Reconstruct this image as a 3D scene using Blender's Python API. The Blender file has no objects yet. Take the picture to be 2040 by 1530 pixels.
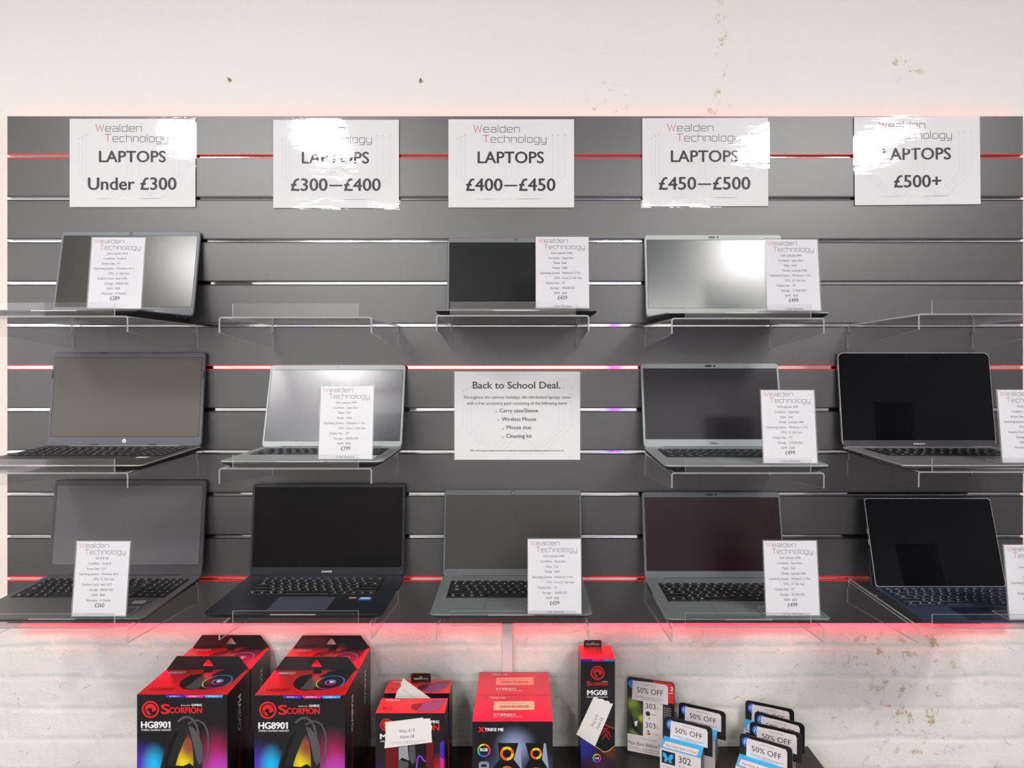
import bpy, math, random
from mathutils import Vector, Matrix

SC = bpy.context.scene
COL = SC.collection

# ------------------------------------------------------------------ camera, world, lamps, exposure
# metres; x along the wall, y into the wall (slatwall front face is y = 0), z up, slatwall centre is z = 0
FPX, CX, CY, CZ, UX, VX = 1290.0, 0.0143, -1.5328, 0.009, 1038.3, 728.95
FLOOR_Z, CEIL_Z, WALL_Y = -1.63, 1.17, 0.045
cam_d = bpy.data.cameras.new('camera')
cam_d.sensor_fit = 'HORIZONTAL'; cam_d.sensor_width = 36.0
cam_d.lens = 36.0 * FPX / 2040.0
cam_d.shift_x = -(UX - 1020.0) / 2040.0
cam_d.shift_y = (VX - 765.0) / 2040.0
cam_d.clip_start = 0.05
cam = bpy.data.objects.new('camera', cam_d); COL.objects.link(cam)
cam.location = (CX, CY, CZ); cam.rotation_euler = (math.pi/2, 0, 0)
SC.camera = cam
world = bpy.data.worlds.new('world'); SC.world = world; world.use_nodes = True
world.node_tree.nodes['Background'].inputs[0].default_value = (0.8, 0.82, 0.85, 1)
world.node_tree.nodes['Background'].inputs[1].default_value = 0.05
SC.view_settings.view_transform = 'Standard'
SC.view_settings.look = 'None'
SC.view_settings.gamma = 1.0
SC.view_settings.use_curve_mapping = False
SC.view_settings.exposure = -0.45
SC.cycles.max_bounces = 8
SC.cycles.transparent_max_bounces = 32
SC.cycles.caustics_reflective = False
SC.cycles.caustics_refractive = False
PANEL_POWER = 38.0
WINDOW_POWER = 1.75          # radiance of the ceiling panels
# (x, y, size x, size y, strength factor)
PANELS = [(x, -1.76, 0.20, 0.44, 2.1) for x in (-1.61, -0.98, 1.28, 1.80)] + \
         [(x, -3.80, 0.30, 0.50, 1.7) for x in (-1.57, -1.00, 0.86, 1.40)]  # back row: unseen lamps added as fill to brighten the wall
LED_POWER = 45.0

def at(u, v, y):
    """photo pixel -> point on the plane y"""
    k = (y - CY) / FPX
    return Vector((CX + (u - UX) * k, y, CZ - (v - VX) * k))
def atz(u, v, z):
    """photo pixel -> point on the horizontal plane z"""
    k = (CZ - z) / (v - VX)
    return Vector((CX + (u - UX) * k, CY + FPX * k, z))

# ------------------------------------------------------------------ materials
def lin(c):
    return tuple(((x/255.0)/12.92 if x/255.0 <= 0.04045 else ((x/255.0 + 0.055)/1.055)**2.4) for x in c)
MATS = {}
def mat(name, rgb, rough=0.5, metal=0.0, spec=0.5, coat=0.0, coat_rough=0.05, bump=None, emit=None, ior=1.5):
    if name in MATS: return MATS[name]
    m = bpy.data.materials.new(name); m.use_nodes = True
    b = m.node_tree.nodes['Principled BSDF']
    b.inputs['Base Color'].default_value = (*lin(rgb), 1)
    b.inputs['Roughness'].default_value = rough
    b.inputs['Metallic'].default_value = metal
    b.inputs['IOR'].default_value = ior
    b.inputs['Specular IOR Level'].default_value = spec
    b.inputs['Coat Weight'].default_value = coat
    b.inputs['Coat Roughness'].default_value = coat_rough
    if emit:
        b.inputs['Emission Color'].default_value = (*lin(emit[0]), 1)
        b.inputs['Emission Strength'].default_value = emit[1]
    if bump:
        nt = m.node_tree
        tc = nt.nodes.new('ShaderNodeTexCoord'); n = nt.nodes.new('ShaderNodeTexNoise'); bp = nt.nodes.new('ShaderNodeBump')
        n.inputs['Scale'].default_value = bump[0]; n.inputs['Detail'].default_value = 3
        bp.inputs['Strength'].default_value = bump[1]; bp.inputs['Distance'].default_value = bump[2]
        nt.links.new(tc.outputs['Object'], n.inputs['Vector']); nt.links.new(n.outputs['Fac'], bp.inputs['Height'])
        nt.links.new(bp.outputs['Normal'], b.inputs['Normal'])
    MATS[name] = m
    return m

def clear_mat(name, tint, rough, ior, refl=1.0, bump=None, milk=0.0, milk_rgb=(235, 235, 235)):
    """thin clear plastic: lets light straight through, mirrors by Fresnel"""
    m = bpy.data.materials.new(name); m.use_nodes = True
    nt = m.node_tree; nt.nodes.remove(nt.nodes['Principled BSDF'])
    out = nt.nodes['Material Output']
    tr = nt.nodes.new('ShaderNodeBsdfTransparent'); gl = nt.nodes.new('ShaderNodeBsdfGlossy')
    mx = nt.nodes.new('ShaderNodeMixShader')
    lw = nt.nodes.new('ShaderNodeLayerWeight'); pw = nt.nodes.new('ShaderNodeMath'); pw.operation = 'POWER'; pw.inputs[1].default_value = 5.0
    fr = nt.nodes.new('ShaderNodeMath'); fr.operation = 'MULTIPLY_ADD'; r0 = ((ior-1)/(ior+1))**2
    fr.inputs[1].default_value = 1-r0; fr.inputs[2].default_value = r0
    nt.links.new(lw.outputs['Facing'], pw.inputs[0]); nt.links.new(pw.outputs[0], fr.inputs[0])
    tr.inputs[0].default_value = (*tint, 1)
    gl.inputs['Color'].default_value = (refl, refl, refl, 1); gl.inputs['Roughness'].default_value = rough
    first = tr
    if milk > 0:
        df = nt.nodes.new('ShaderNodeBsdfDiffuse'); df.inputs[0].default_value = (*lin(milk_rgb), 1)
        tl = nt.nodes.new('ShaderNodeBsdfTranslucent'); tl.inputs[0].default_value = (*lin(milk_rgb), 1)
        m3 = nt.nodes.new('ShaderNodeMixShader'); m3.inputs[0].default_value = 0.7
        nt.links.new(df.outputs[0], m3.inputs[1]); nt.links.new(tl.outputs[0], m3.inputs[2])
        m2 = nt.nodes.new('ShaderNodeMixShader'); m2.inputs[0].default_value = milk
        nt.links.new(tr.outputs[0], m2.inputs[1]); nt.links.new(m3.outputs[0], m2.inputs[2]); first = m2
    nt.links.new(fr.outputs[0], mx.inputs[0]); nt.links.new(first.outputs[0], mx.inputs[1]); nt.links.new(gl.outputs[0], mx.inputs[2])
    nt.links.new(mx.outputs[0], out.inputs[0])
    if bump:
        tc = nt.nodes.new('ShaderNodeTexCoord'); mp = nt.nodes.new('ShaderNodeMapping'); n = nt.nodes.new('ShaderNodeTexNoise'); bp = nt.nodes.new('ShaderNodeBump')
        mp.inputs['Scale'].default_value = bump[3]
        n.inputs['Scale'].default_value = bump[0]; n.inputs['Detail'].default_value = 4
        bp.inputs['Strength'].default_value = bump[1]; bp.inputs['Distance'].default_value = bump[2]
        nt.links.new(tc.outputs['Object'], mp.inputs[0]); nt.links.new(mp.outputs[0], n.inputs['Vector'])
        nt.links.new(n.outputs['Fac'], bp.inputs['Height'])
        nt.links.new(bp.outputs['Normal'], gl.inputs['Normal'])
    MATS[name] = m
    return m

def glow_print(name, base, spots):
    """printed artwork: soft coloured spots on a plain ground, in the part's own x / z (metres)"""
    m = mat(name, base, rough=0.35, coat=0.3, coat_rough=0.15)
    nt = m.node_tree; b = nt.nodes['Principled BSDF']
    tc = nt.nodes.new('ShaderNodeTexCoord')
    col = None
    for (px, pz, rx, rz, rgb) in spots:
        sub = nt.nodes.new('ShaderNodeVectorMath'); sub.operation = 'SUBTRACT'; sub.inputs[1].default_value = (px, 0, pz)
        mul = nt.nodes.new('ShaderNodeVectorMath'); mul.operation = 'MULTIPLY'; mul.inputs[1].default_value = (1/rx, 0, 1/rz)
        ln = nt.nodes.new('ShaderNodeVectorMath'); ln.operation = 'LENGTH'
        mr = nt.nodes.new('ShaderNodeMapRange'); mr.interpolation_type = 'SMOOTHSTEP'
        mr.inputs['From Min'].default_value = 1.0; mr.inputs['From Max'].default_value = 0.0
        nt.links.new(tc.outputs['Object'], sub.inputs[0]); nt.links.new(sub.outputs[0], mul.inputs[0]); nt.links.new(mul.outputs[0], ln.inputs[0])
        nt.links.new(ln.outputs['Value'], mr.inputs['Value'])
        mix = nt.nodes.new('ShaderNodeMix'); mix.data_type = 'RGBA'
        if col is None: mix.inputs[6].default_value = (*lin(base), 1)
        else: nt.links.new(col, mix.inputs[6])
        mix.inputs[7].default_value = (*lin(rgb), 1)
        nt.links.new(mr.outputs[0], mix.inputs[0]); col = mix.outputs[2]
    nt.links.new(col, b.inputs['Base Color'])
    return m

def wall_material():
    m = mat('painted_brick', (232, 229, 222), rough=0.62, spec=0.35)
    nt = m.node_tree; b = nt.nodes['Principled BSDF']; L = nt.links.new
    tc = nt.nodes.new('ShaderNodeTexCoord')
    mp = nt.nodes.new('ShaderNodeMapping'); mp.inputs['Rotation'].default_value = (math.radians(-90), 0, 0)
    L(tc.outputs['Object'], mp.inputs[0])
    # wobble the courses
    nz = nt.nodes.new('ShaderNodeTexNoise'); nz.inputs['Scale'].default_value = 5.0; nz.inputs['Detail'].default_value = 2
    L(mp.outputs[0], nz.inputs['Vector'])
    vs = nt.nodes.new('ShaderNodeVectorMath'); vs.operation = 'SUBTRACT'; vs.inputs[1].default_value = (0.5, 0.5, 0.5)
    vm = nt.nodes.new('ShaderNodeVectorMath'); vm.operation = 'SCALE'; vm.inputs['Scale'].default_value = 0.022
    va = nt.nodes.new('ShaderNodeVectorMath'); va.operation = 'ADD'
    L(nz.outputs['Color'], vs.inputs[0]); L(vs.outputs[0], vm.inputs[0]); L(vm.outputs[0], va.inputs[0]); L(mp.outputs[0], va.inputs[1])
    br = nt.nodes.new('ShaderNodeTexBrick')
    br.inputs['Scale'].default_value = 1.0; br.inputs['Brick Width'].default_value = 0.225; br.inputs['Row Height'].default_value = 0.075
    br.inputs['Mortar Size'].default_value = 0.012; br.inputs['Mortar Smooth'].default_value = 1.0
    br.inputs['Color1'].default_value = (1, 1, 1, 1); br.inputs['Color2'].default_value = (0.8, 0.8, 0.8, 1); br.inputs['Mortar'].default_value = (0, 0, 0, 1)
    L(va.outputs[0], br.inputs['Vector'])
    n1 = nt.nodes.new('ShaderNodeTexNoise'); n1.inputs['Scale'].default_value = 14; n1.inputs['Detail'].default_value = 5; n1.inputs['Roughness'].default_value = 0.5
    n2 = nt.nodes.new('ShaderNodeTexNoise'); n2.inputs['Scale'].default_value = 170; n2.inputs['Detail'].default_value = 3
    n3 = nt.nodes.new('ShaderNodeTexNoise'); n3.inputs['Scale'].default_value = 55; n3.inputs['Detail'].default_value = 5; n3.inputs['Distortion'].default_value = 0.8
    for n in (n1, n2, n3): L(mp.outputs[0], n.inputs['Vector'])
    sep = nt.nodes.new('ShaderNodeSeparateXYZ'); L(tc.outputs['Object'], sep.inputs[0])
    def math_(op, a, b_):
        n = nt.nodes.new('ShaderNodeMath'); n.operation = op
        for i, v in enumerate((a, b_)):
            if isinstance(v, (int, float)): n.inputs[i].default_value = v
            elif v is not None: L(v, n.inputs[i])
        return n.outputs[0]
    def ramp(v, a, c):
        n = nt.nodes.new('ShaderNodeMapRange'); n.interpolation_type = 'SMOOTHSTEP'
        n.inputs['From Min'].default_value = a; n.inputs['From Max'].default_value = c
        L(v, n.inputs['Value']); return n.outputs[0]
    # the paint is thicker and smoother up high, rougher low down
    rough_zone = math_('ADD', math_('MULTIPLY', ramp(sep.outputs['Z'], -0.45, -0.75), 0.75), 0.25)
    pits = ramp(n3.outputs['Fac'], 0.66, 0.74)
    h = math_('ADD', math_('MULTIPLY', br.outputs['Color'], 0.16), math_('MULTIPLY', n1.outputs['Fac'], 0.9))
    h = math_('ADD', h, math_('MULTIPLY', n2.outputs['Fac'], 0.05))
    h = math_('SUBTRACT', h, math_('MULTIPLY', pits, 0.22))
    bp = nt.nodes.new('ShaderNodeBump'); bp.inputs['Distance'].default_value = 0.012
    L(h, bp.inputs['Height']); L(math_('MULTIPLY', rough_zone, 0.75), bp.inputs['Strength'])
    L(bp.outputs['Normal'], b.inputs['Normal'])
    # tan plaster showing where the paint has come away
    def near(x, z, rx, rz):
        ax = math_('DIVIDE', math_('SUBTRACT', sep.outputs['X'], x), rx); az = math_('DIVIDE', math_('SUBTRACT', sep.outputs['Z'], z), rz)
        d = math_('SQRT', math_('ADD', math_('MULTIPLY', ax, ax), math_('MULTIPLY', az, az)), 0.0)
        return ramp(d, 1.0, 0.3)
    zone = near(0.502, 0.72, 0.022, 0.30)
    for (x, z, rx, rz) in ((0.22, 0.655, 0.07, 0.06), (0.49, 0.62, 0.05, 0.05), (0.95, 0.74, 0.06, 0.05), (0.98, -0.80, 0.16, 0.3), (0.88, -0.68, 0.14, 0.08), (0.1, -0.79, 0.05, 0.02)):
        zone = math_('MAXIMUM', zone, near(x, z, rx, rz))
    n4 = nt.nodes.new('ShaderNodeTexNoise'); n4.inputs['Scale'].default_value = 38; n4.inputs['Detail'].default_value = 6; n4.inputs['Roughness'].default_value = 0.7
    L(mp.outputs[0], n4.inputs['Vector'])
    flake = math_('MULTIPLY', ramp(n4.outputs['Fac'], 0.545, 0.63), zone)
    mix = nt.nodes.new('ShaderNodeMix'); mix.data_type = 'RGBA'
    mix.inputs[6].default_value = (*lin((239, 237, 230)), 1); mix.inputs[7].default_value = (*lin((186, 164, 124)), 1)
    L(math_('MULTIPLY', flake, 0.8), mix.inputs[0]); L(mix.outputs[2], b.inputs['Base Color'])
    return m

M_BOARD = mat('charcoal_laminate', (40, 39, 40), rough=0.44, spec=1.0, ior=1.65, bump=(420, 0.12, 0.0006))
M_MIRROR = mat('polished_aluminium', (245, 245, 247), rough=0.06, metal=1.0)
M_SLOT = mat('black_insert', (24, 22, 26), rough=0.35)
M_SLOT_RED = mat('red_insert', (226, 38, 30), rough=0.35)
M_ACR = clear_mat('clear_acrylic', (0.965, 0.965, 0.97), 0.03, 1.5)
M_EDGE = clear_mat('acrylic_cut_edge', (0.9, 0.9, 0.92), 0.2, 1.5, milk=0.8, milk_rgb=(252, 252, 252))
M_FILM = clear_mat('laminating_film', (0.985, 0.985, 0.985), 0.05, 1.5, bump=(14, 0.5, 0.0010, (1.0, 1.0, 3.0)))
M_PAPER = mat('white_paper', (238, 238, 240), rough=0.7, spec=0.2)
M_INK = mat('black_ink', (44, 36, 44), rough=0.5)
M_GREYINK = mat('grey_ink', (96, 90, 98), rough=0.5)
M_REDINK = mat('red_ink', (200, 62, 62), rough=0.5)
M_FAINT = mat('faint_ink', (218, 212, 220), rough=0.6)
M_WHITEINK = mat('white_ink', (240, 240, 240), rough=0.5)
M_DARKRED = mat('dark_red_ink', (120, 22, 24), rough=0.4)
M_RED = mat('red_card', (222, 36, 40), rough=0.35, coat=0.3, coat_rough=0.15)
M_BOXPINK = mat('crimson_card', (214, 22, 62), rough=0.35, coat=0.3, coat_rough=0.15)
M_BLACKCARD = mat('black_card', (26, 24, 26), rough=0.35, coat=0.3, coat_rough=0.2)
M_CARDEDGE = mat('card_edge', (196, 190, 180), rough=0.8)

# ------------------------------------------------------------------ mesh builder
class MB:
    def __init__(s): s.v = []; s.f = []; s.m = []; s.mats = []; s.smooth = []
    def mi(s, m):
        if m not in s.mats: s.mats.append(m)
        return s.mats.index(m)
    def add(s, verts, faces, m, smooth=False):
        o = len(s.v); s.v += [tuple(p) for p in verts]
        ms = m if isinstance(m, (list, tuple)) else [m]*len(faces)
        for f, mm in zip(faces, ms):
            s.f.append(tuple(i + o for i in f)); s.m.append(s.mi(mm)); s.smooth.append(smooth)
        return s
    def box(s, a, b, m, T=None):
        """m: one material, or six: x-, x+, y-, y+, z-, z+"""
        (x0, y0, z0), (x1, y1, z1) = a, b
        v = [Vector(p) for p in ((x0,y0,z0),(x1,y0,z0),(x1,y1,z0),(x0,y1,z0),(x0,y0,z1),(x1,y0,z1),(x1,y1,z1),(x0,y1,z1))]
        if T: v = [T @ p for p in v]
        ms = m if isinstance(m, (list, tuple)) else [m]*6
        return s.add(v, [(0,4,7,3),(1,2,6,5),(0,1,5,4),(3,7,6,2),(0,3,2,1),(4,5,6,7)], list(ms))
    def prism(s, pts, e0, e1, m, axis='x', T=None, mside=None):
        """closed outline extruded along axis; pts are the two other coordinates"""
        def P(p, e):
            q = {'x': (e, p[0], p[1]), 'y': (p[0], e, p[1]), 'z': (p[0], p[1], e)}[axis]
            return T @ Vector(q) if T else Vector(q)
        n = len(pts); v = [P(p, e0) for p in pts] + [P(p, e1) for p in pts]
        f = [tuple(range(n))[::-1], tuple(range(n, 2*n))] + [(i, (i+1) % n, n+(i+1) % n, n+i) for i in range(n)]
        return s.add(v, f, [m, m] + [mside or m]*n)
    def loft(s, rings, m, T=None, cap0=None, cap1=None, smooth=False, side=None):
        n = len(rings[0]); v = [T @ Vector(p) if T else Vector(p) for r in rings for p in r]
        f = []; ms = []
        for k in range(len(rings)-1):
            for i in range(n):
                j = (i+1) % n
                f.append((k*n+i, k*n+j, (k+1)*n+j, (k+1)*n+i)); ms.append(side[k] if side else m)
        f.append(tuple(range(n))[::-1]); ms.append(cap0 or m)
        f.append(tuple(range((len(rings)-1)*n, len(rings)*n))); ms.append(cap1 or m)
        return s.add(v, f, ms, smooth)
    def flat(s, F, pts, m, h=0.0):
        return s.add([F(a, b, h) for a, b in pts], [tuple(range(len(pts)))], m)
    def stroke(s, F, pts, w, m, h=0.0, closed=False):
        pts = [Vector(p) for p in pts]
        pts = [p for i, p in enumerate(pts) if i == 0 or (p-pts[i-1]).length > 1e-9]
        n = len(pts); L = []; R = []
        for i in range(n):
            d0 = (pts[i]-pts[i-1]).normalized() if i else None
            d1 = (pts[i+1]-pts[i]).normalized() if i < n-1 else None
            if d0 is None: d0 = d1
            if d1 is None: d1 = d0
            n0, n1 = Vector((-d0.y, d0.x)), Vector((-d1.y, d1.x)); mt = n0+n1
            if mt.length < 1e-6: mt = n0
            mt.normalize(); k = min(1.0/max(mt.dot(n0), 0.4), 2.0)*w/2
            e = d0*(-w*0.4) if i == 0 else (d1*(w*0.4) if i == n-1 else Vector((0, 0)))
            L.append(pts[i]+mt*k+e); R.append(pts[i]-mt*k+e)
        v = [F(p.x, p.y, h) for p in R] + [F(p.x, p.y, h) for p in L]
        return s.add(v, [(i, i+1, n+i+1, n+i) for i in range(n-1)], m)
    def disc(s, F, c, r, m, h=0.0, n=28, ry=None):
        return s.flat(F, [(c[0]+r*math.cos(2*math.pi*i/n), c[1]+(ry or r)*math.sin(2*math.pi*i/n)) for i in range(n)], m, h)
    def ring(s, F, c, r0, r1, m, h=0.0, n=32, a0=0.0, a1=2*math.pi, k=1.0):
        v = []; f = []
        for i in range(n+1):
            a = a0 + (a1-a0)*i/n
            v += [F(c[0]+r0*math.cos(a), c[1]+k*r0*math.sin(a), h), F(c[0]+r1*math.cos(a), c[1]+k*r1*math.sin(a), h)]
        for i in range(n): f.append((2*i, 2*i+1, 2*i+3, 2*i+2))
        return s.add(v, f, m)
    def text(s, F, txt, x, z, cap, m, width=None, align='C', bold=0.0, h=0.0, k=1.0, slant=0.0):
        V, Fc = text_mesh(txt, 0.0)
        if not V: return s
        sy = cap/CAP_H; lo = min(p[0] for p in V); hi = max(p[0] for p in V)
        sx = width/(hi-lo) if width else sy*k
        w = (hi-lo)*sx
        x0 = {'C': x - w/2, 'L': x, 'R': x - w}[align]
        j = bold*1.1
        for i, (jx, jz) in enumerate(((0, 0),) if not bold else ((-j, 0), (j, 0), (0, -j*0.6), (0, j*0.6))):
            s.add([F(x0 + (p[0]-lo+jx)*sx + slant*p[1]*sy, z + (p[1]+jz)*sy, h+i*0.00003) for p in V], Fc, m)
        return s
    def build(s, name, parent=None, loc=None):
        me = bpy.data.meshes.new(name); me.from_pydata(s.v, [], s.f)
        for m in s.mats: me.materials.append(m)
        me.polygons.foreach_set('material_index', s.m)
        me.polygons.foreach_set('use_smooth', s.smooth)
        me.update()
        o = bpy.data.objects.new(name, me); COL.objects.link(o)
        if parent: o.parent = parent
        if loc: o.location = loc
        return o

TXT = {}
def text_mesh(t, bold):
    key = (t, bold)
    if key in TXT: return TXT[key]
    cu = bpy.data.curves.new('lettering', 'FONT'); cu.body = t; cu.size = 1.0; cu.resolution_u = 3; cu.offset = bold; cu.fill_mode = 'FRONT'
    ob = bpy.data.objects.new('lettering', cu); COL.objects.link(ob)
    dg = bpy.context.evaluated_depsgraph_get(); ev = ob.evaluated_get(dg); me = ev.to_mesh()
    V = [(v.co.x, v.co.y) for v in me.vertices]; Fc = [tuple(p.vertices) for p in me.polygons]
    ev.to_mesh_clear(); bpy.data.objects.remove(ob); bpy.data.curves.remove(cu)
    TXT[key] = (V, Fc)
    return TXT[key]
CAP_H = 1.0
CAP_H = max(p[1] for p in text_mesh('H', 0.0)[0])

def Fr(O, U, V):
    """a drawing frame: F(a, b, h) = O + a U + b V + h N"""
    O, U, V = Vector(O), Vector(U).normalized(), Vector(V).normalized(); N = U.cross(V)
    return lambda a, b, h=0.0: O + U*a + V*b + N*h
def front_frame(y=0.0, x=0.0, z=0.0): return Fr((x, y, z), (1,0,0), (0,0,1))

def tag(o, label=None, cat=None, group=None, kind=None):
    if label: o['label'] = label
    if cat: o['category'] = cat
    if group: o['group'] = group
    if kind: o['kind'] = kind
    return o
def empty(name, label, cat, loc=(0,0,0), rot=(0,0,0), group=None):
    o = bpy.data.objects.new(name, None); COL.objects.link(o); o.location = loc; o.rotation_euler = rot
    o.empty_display_size = 0.05
    return tag(o, label, cat, group)
def copy_tree(o, parent=None):
    c = o.copy(); COL.objects.link(c)
    if parent: c.parent = parent
    for ch in list(o.children): copy_tree(ch, c)
    return c
def rrect(w, d, r, z, n=5, cx=0.0, cy=0.0):
    """rounded rectangle outline, counter-clockwise seen from +z"""
    pts = []
    for (sx, sy, a0) in ((1,1,0), (-1,1,90), (-1,-1,180), (1,-1,270)):
        for i in range(n+1):
            a = math.radians(a0 + 90.0*i/n)
            pts.append((cx + sx*(w/2-r) + r*math.cos(a), cy + sy*(d/2-r) + r*math.sin(a), z))
    return pts

# ------------------------------------------------------------------ the setting
def struct(o): o['kind'] = 'structure'; return o
RX0, RX1, RY0 = -2.7, 2.7, -4.6
M_WALL = wall_material()
M_ROOM = mat('room_paint', (205, 204, 201), rough=0.8)
M_FAR = mat('far_wall_paint', (225, 224, 222), rough=0.8)
M_CEIL = mat('ceiling_paint', (150, 150, 150), rough=0.8)
M_FLOOR = mat('floor_vinyl', (66, 65, 64), rough=0.5, bump=(30, 0.1, 0.002))
struct(MB().box((RX0, WALL_Y, FLOOR_Z), (RX1, WALL_Y+0.2, CEIL_Z), M_WALL).build('wall_back'))
struct(MB().box((RX0, RY0-0.1, FLOOR_Z), (RX1, RY0, CEIL_Z), M_FAR).build('wall_front'))
struct(MB().box((RX0-0.1, RY0, FLOOR_Z), (RX0, WALL_Y+0.2, CEIL_Z), M_ROOM).build('wall_left'))
struct(MB().box((RX1, RY0, FLOOR_Z), (RX1+0.1, WALL_Y+0.2, CEIL_Z), mat('right_wall_paint', (118, 117, 120), rough=0.8)).build('wall_right'))
struct(MB().box((RX0-0.1, RY0-0.1, FLOOR_Z-0.1), (RX1+0.1, WALL_Y+0.2, FLOOR_Z), M_FLOOR).build('floor'))
struct(MB().box((RX0-0.1, RY0-0.1, CEIL_Z), (RX1+0.1, WALL_Y+0.2, CEIL_Z+0.1), M_CEIL).build('ceiling'))

for (x, rgb, k, lab) in ((0.90, (150, 60, 255), 5.0, 'purple light tube upright on the far wall of the shop'),):
    e = empty('light_tube', lab, 'light tube', (x, RY0, -0.1))
    MB().box((-0.05, 0.0, -0.75), (0.05, 0.012, 0.75), mat('tube_mount', (30, 30, 32), rough=0.5)).build('mounting_rail', e)
    b = MB(); n = 16
    b.loft([[(0.026*math.cos(2*math.pi*i/n), 0.038+0.026*math.sin(2*math.pi*i/n), z) for i in range(n)] for z in (-0.74, 0.74)], mat('tube_%d_%d_%d' % rgb, rgb, rough=0.4, emit=(rgb, k))); b.build('glowing_tube', e)
M_FRAME = mat('white_metal', (230, 230, 230), rough=0.4)
# daylight window in the wall at the left of the shop
win = bpy.data.objects.new('window_1', None); COL.objects.link(win); win.location = (RX0, -1.95, 0.05); struct(win)
b = MB()
for (y0, z0, y1, z1) in ((-0.8, -0.75, 0.8, -0.69), (-0.8, 0.69, 0.8, 0.75), (-0.8, -0.69, -0.74, 0.69), (0.74, -0.69, 0.8, 0.69), (-0.02, -0.69, 0.02, 0.69)):
    b.box((0.0, y0, z0), (0.05, y1, z1), M_FRAME)
struct(b.build('window_frame', win))
struct(MB().box((0.004, -0.74, -0.69), (0.012, 0.74, 0.69), mat('daylit_pane', (250, 246, 250), rough=0.2, emit=((255, 246, 252), WINDOW_POWER))).build('window_pane', win))
for i, (x, y, sx, sy, k) in enumerate(PANELS):
    md = mat('panel_diffuser_%d' % i, (250, 250, 250), rough=0.6, emit=((255, 252, 250), PANEL_POWER*k))
    e = empty('ceiling_panel_light', 'unseen oblong white light with deep glowing diffuser fixed to the ceiling over the shop floor', 'ceiling light', (x, y, CEIL_Z), group='ceiling light panels')
    b = MB()
    for (a, c) in (((-sx/2-0.015, -sy/2-0.015), (sx/2+0.015, -sy/2)), ((-sx/2-0.015, sy/2), (sx/2+0.015, sy/2+0.015)),
                   ((-sx/2-0.015, -sy/2), (-sx/2, sy/2)), ((sx/2, -sy/2), (sx/2+0.015, sy/2))):
        b.box((a[0], a[1], -0.012), (c[0], c[1], 0.0), M_FRAME)
    b.build('panel_frame', e)
    b = MB(); b.loft([[(p[0], p[1], z) for p in rrect(w_, d_, 0.03, 0)] for (w_, d_, z) in ((sx-0.06, sy-0.06, -0.075), (sx, sy, -0.06), (sx, sy, -0.012))], md); b.build('diffuser', e)

# ------------------------------------------------------------------ slatwall
BW, BH, BT = 2.404, 1.2, 0.018
BX = 0.0
SLOT_Z = [0.5055 - 0.1*i for i in range(11)]
OPEN, DEEP = 0.0120, 0.0095
panel = empty('slatwall_panel', 'wide charcoal slatwall panel on the white brick wall, holding all the laptop shelves', 'slatwall', (BX, 0, 0))
outline = [(0, -BH/2)]
b = MB()
# cross-section (y, z) going up the front face, then down the back
prof = [(0.0, -BH/2)]
for z in reversed(SLOT_Z):
    prof += [(0.0, z-OPEN/2), (DEEP+0.002, z-OPEN/2), (DEEP+0.002, z+OPEN/2), (0.0, z+OPEN/2)]
prof += [(0.0, BH/2), (BT, BH/2), (BT, -BH/2)]
b.prism(prof, -BW/2, BW/2, M_BOARD, 'x')
b.build('slotted_board', panel)
for i, z in enumerate(SLOT_Z):
    red = i in (0, 5, 10)
    m = M_SLOT_RED if red else M_SLOT
    LIP = 0.0025
    b = MB()
    z0, z1 = z-OPEN/2, z+OPEN/2
    b.box((-BW/2, -0.0006, z1-LIP), (BW/2, DEEP, z1), m)
    b.box((-BW/2, -0.0006, z0), (BW/2, DEEP, z0+LIP), m)
    b.box((-BW/2, DEEP-0.0012, z0+LIP), (BW/2, DEEP, z1-LIP), [m, m, M_MIRROR, m, m, m])
    o = b.build('slot_insert', panel)
    if red: o['label'] = 'red slot insert with bright metal back'
for x in (-1.0, 0.0, 1.0):
    MB().box((x-0.02, BT, -0.55), (x+0.02, WALL_Y-0.001, 0.55), mat('batten_wood', (170, 140, 100), rough=0.8)).build('fixing_batten', panel)

led = empty('led_strip', 'red LED light strip glowing from behind the edges of the slatwall', 'light strip', (BX, 0.044, 0))
M_LED = mat('red_led', (255, 60, 70), rough=0.5, emit=((255, 40, 52), LED_POWER))
M_LEDT = mat('led_tape', (235, 235, 235), rough=0.6)
ins = 0.004
def led_run(a, c, axis, k):
    ml = mat('red_led_%d' % k, (255, 60, 70), rough=0.5, emit=((255, 8, 62), LED_POWER*LEDK[k]))
    b = MB(); m6 = [M_LEDT, M_LEDT, M_LEDT, ml, M_LEDT, M_LEDT]
    if axis == 'x': b.box((a[0], -0.0115, a[1]-0.003), (c[0], -0.0095, a[1]+0.003), m6)
    else: b.box((a[0]-0.003, -0.0115, a[1]), (a[0]+0.003, -0.0095, c[1]), m6)
    b.build('led_run', led)
LEDK = [0.7, 6.0, 1.0, 0.7]
led_run((-BW/2+ins, BH/2-ins), (BW/2-ins, BH/2-ins), 'x', 0)
led_run((-BW/2+ins, -BH/2+ins), (BW/2-ins, -BH/2+ins), 'x', 1)
led_run((-BW/2+ins, -BH/2+2*ins), (-BW/2+ins, BH/2-2*ins), 'z', 2)
led_run((BW/2-ins, -BH/2+2*ins), (BW/2-ins, BH/2-2*ins), 'z', 3)

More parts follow.
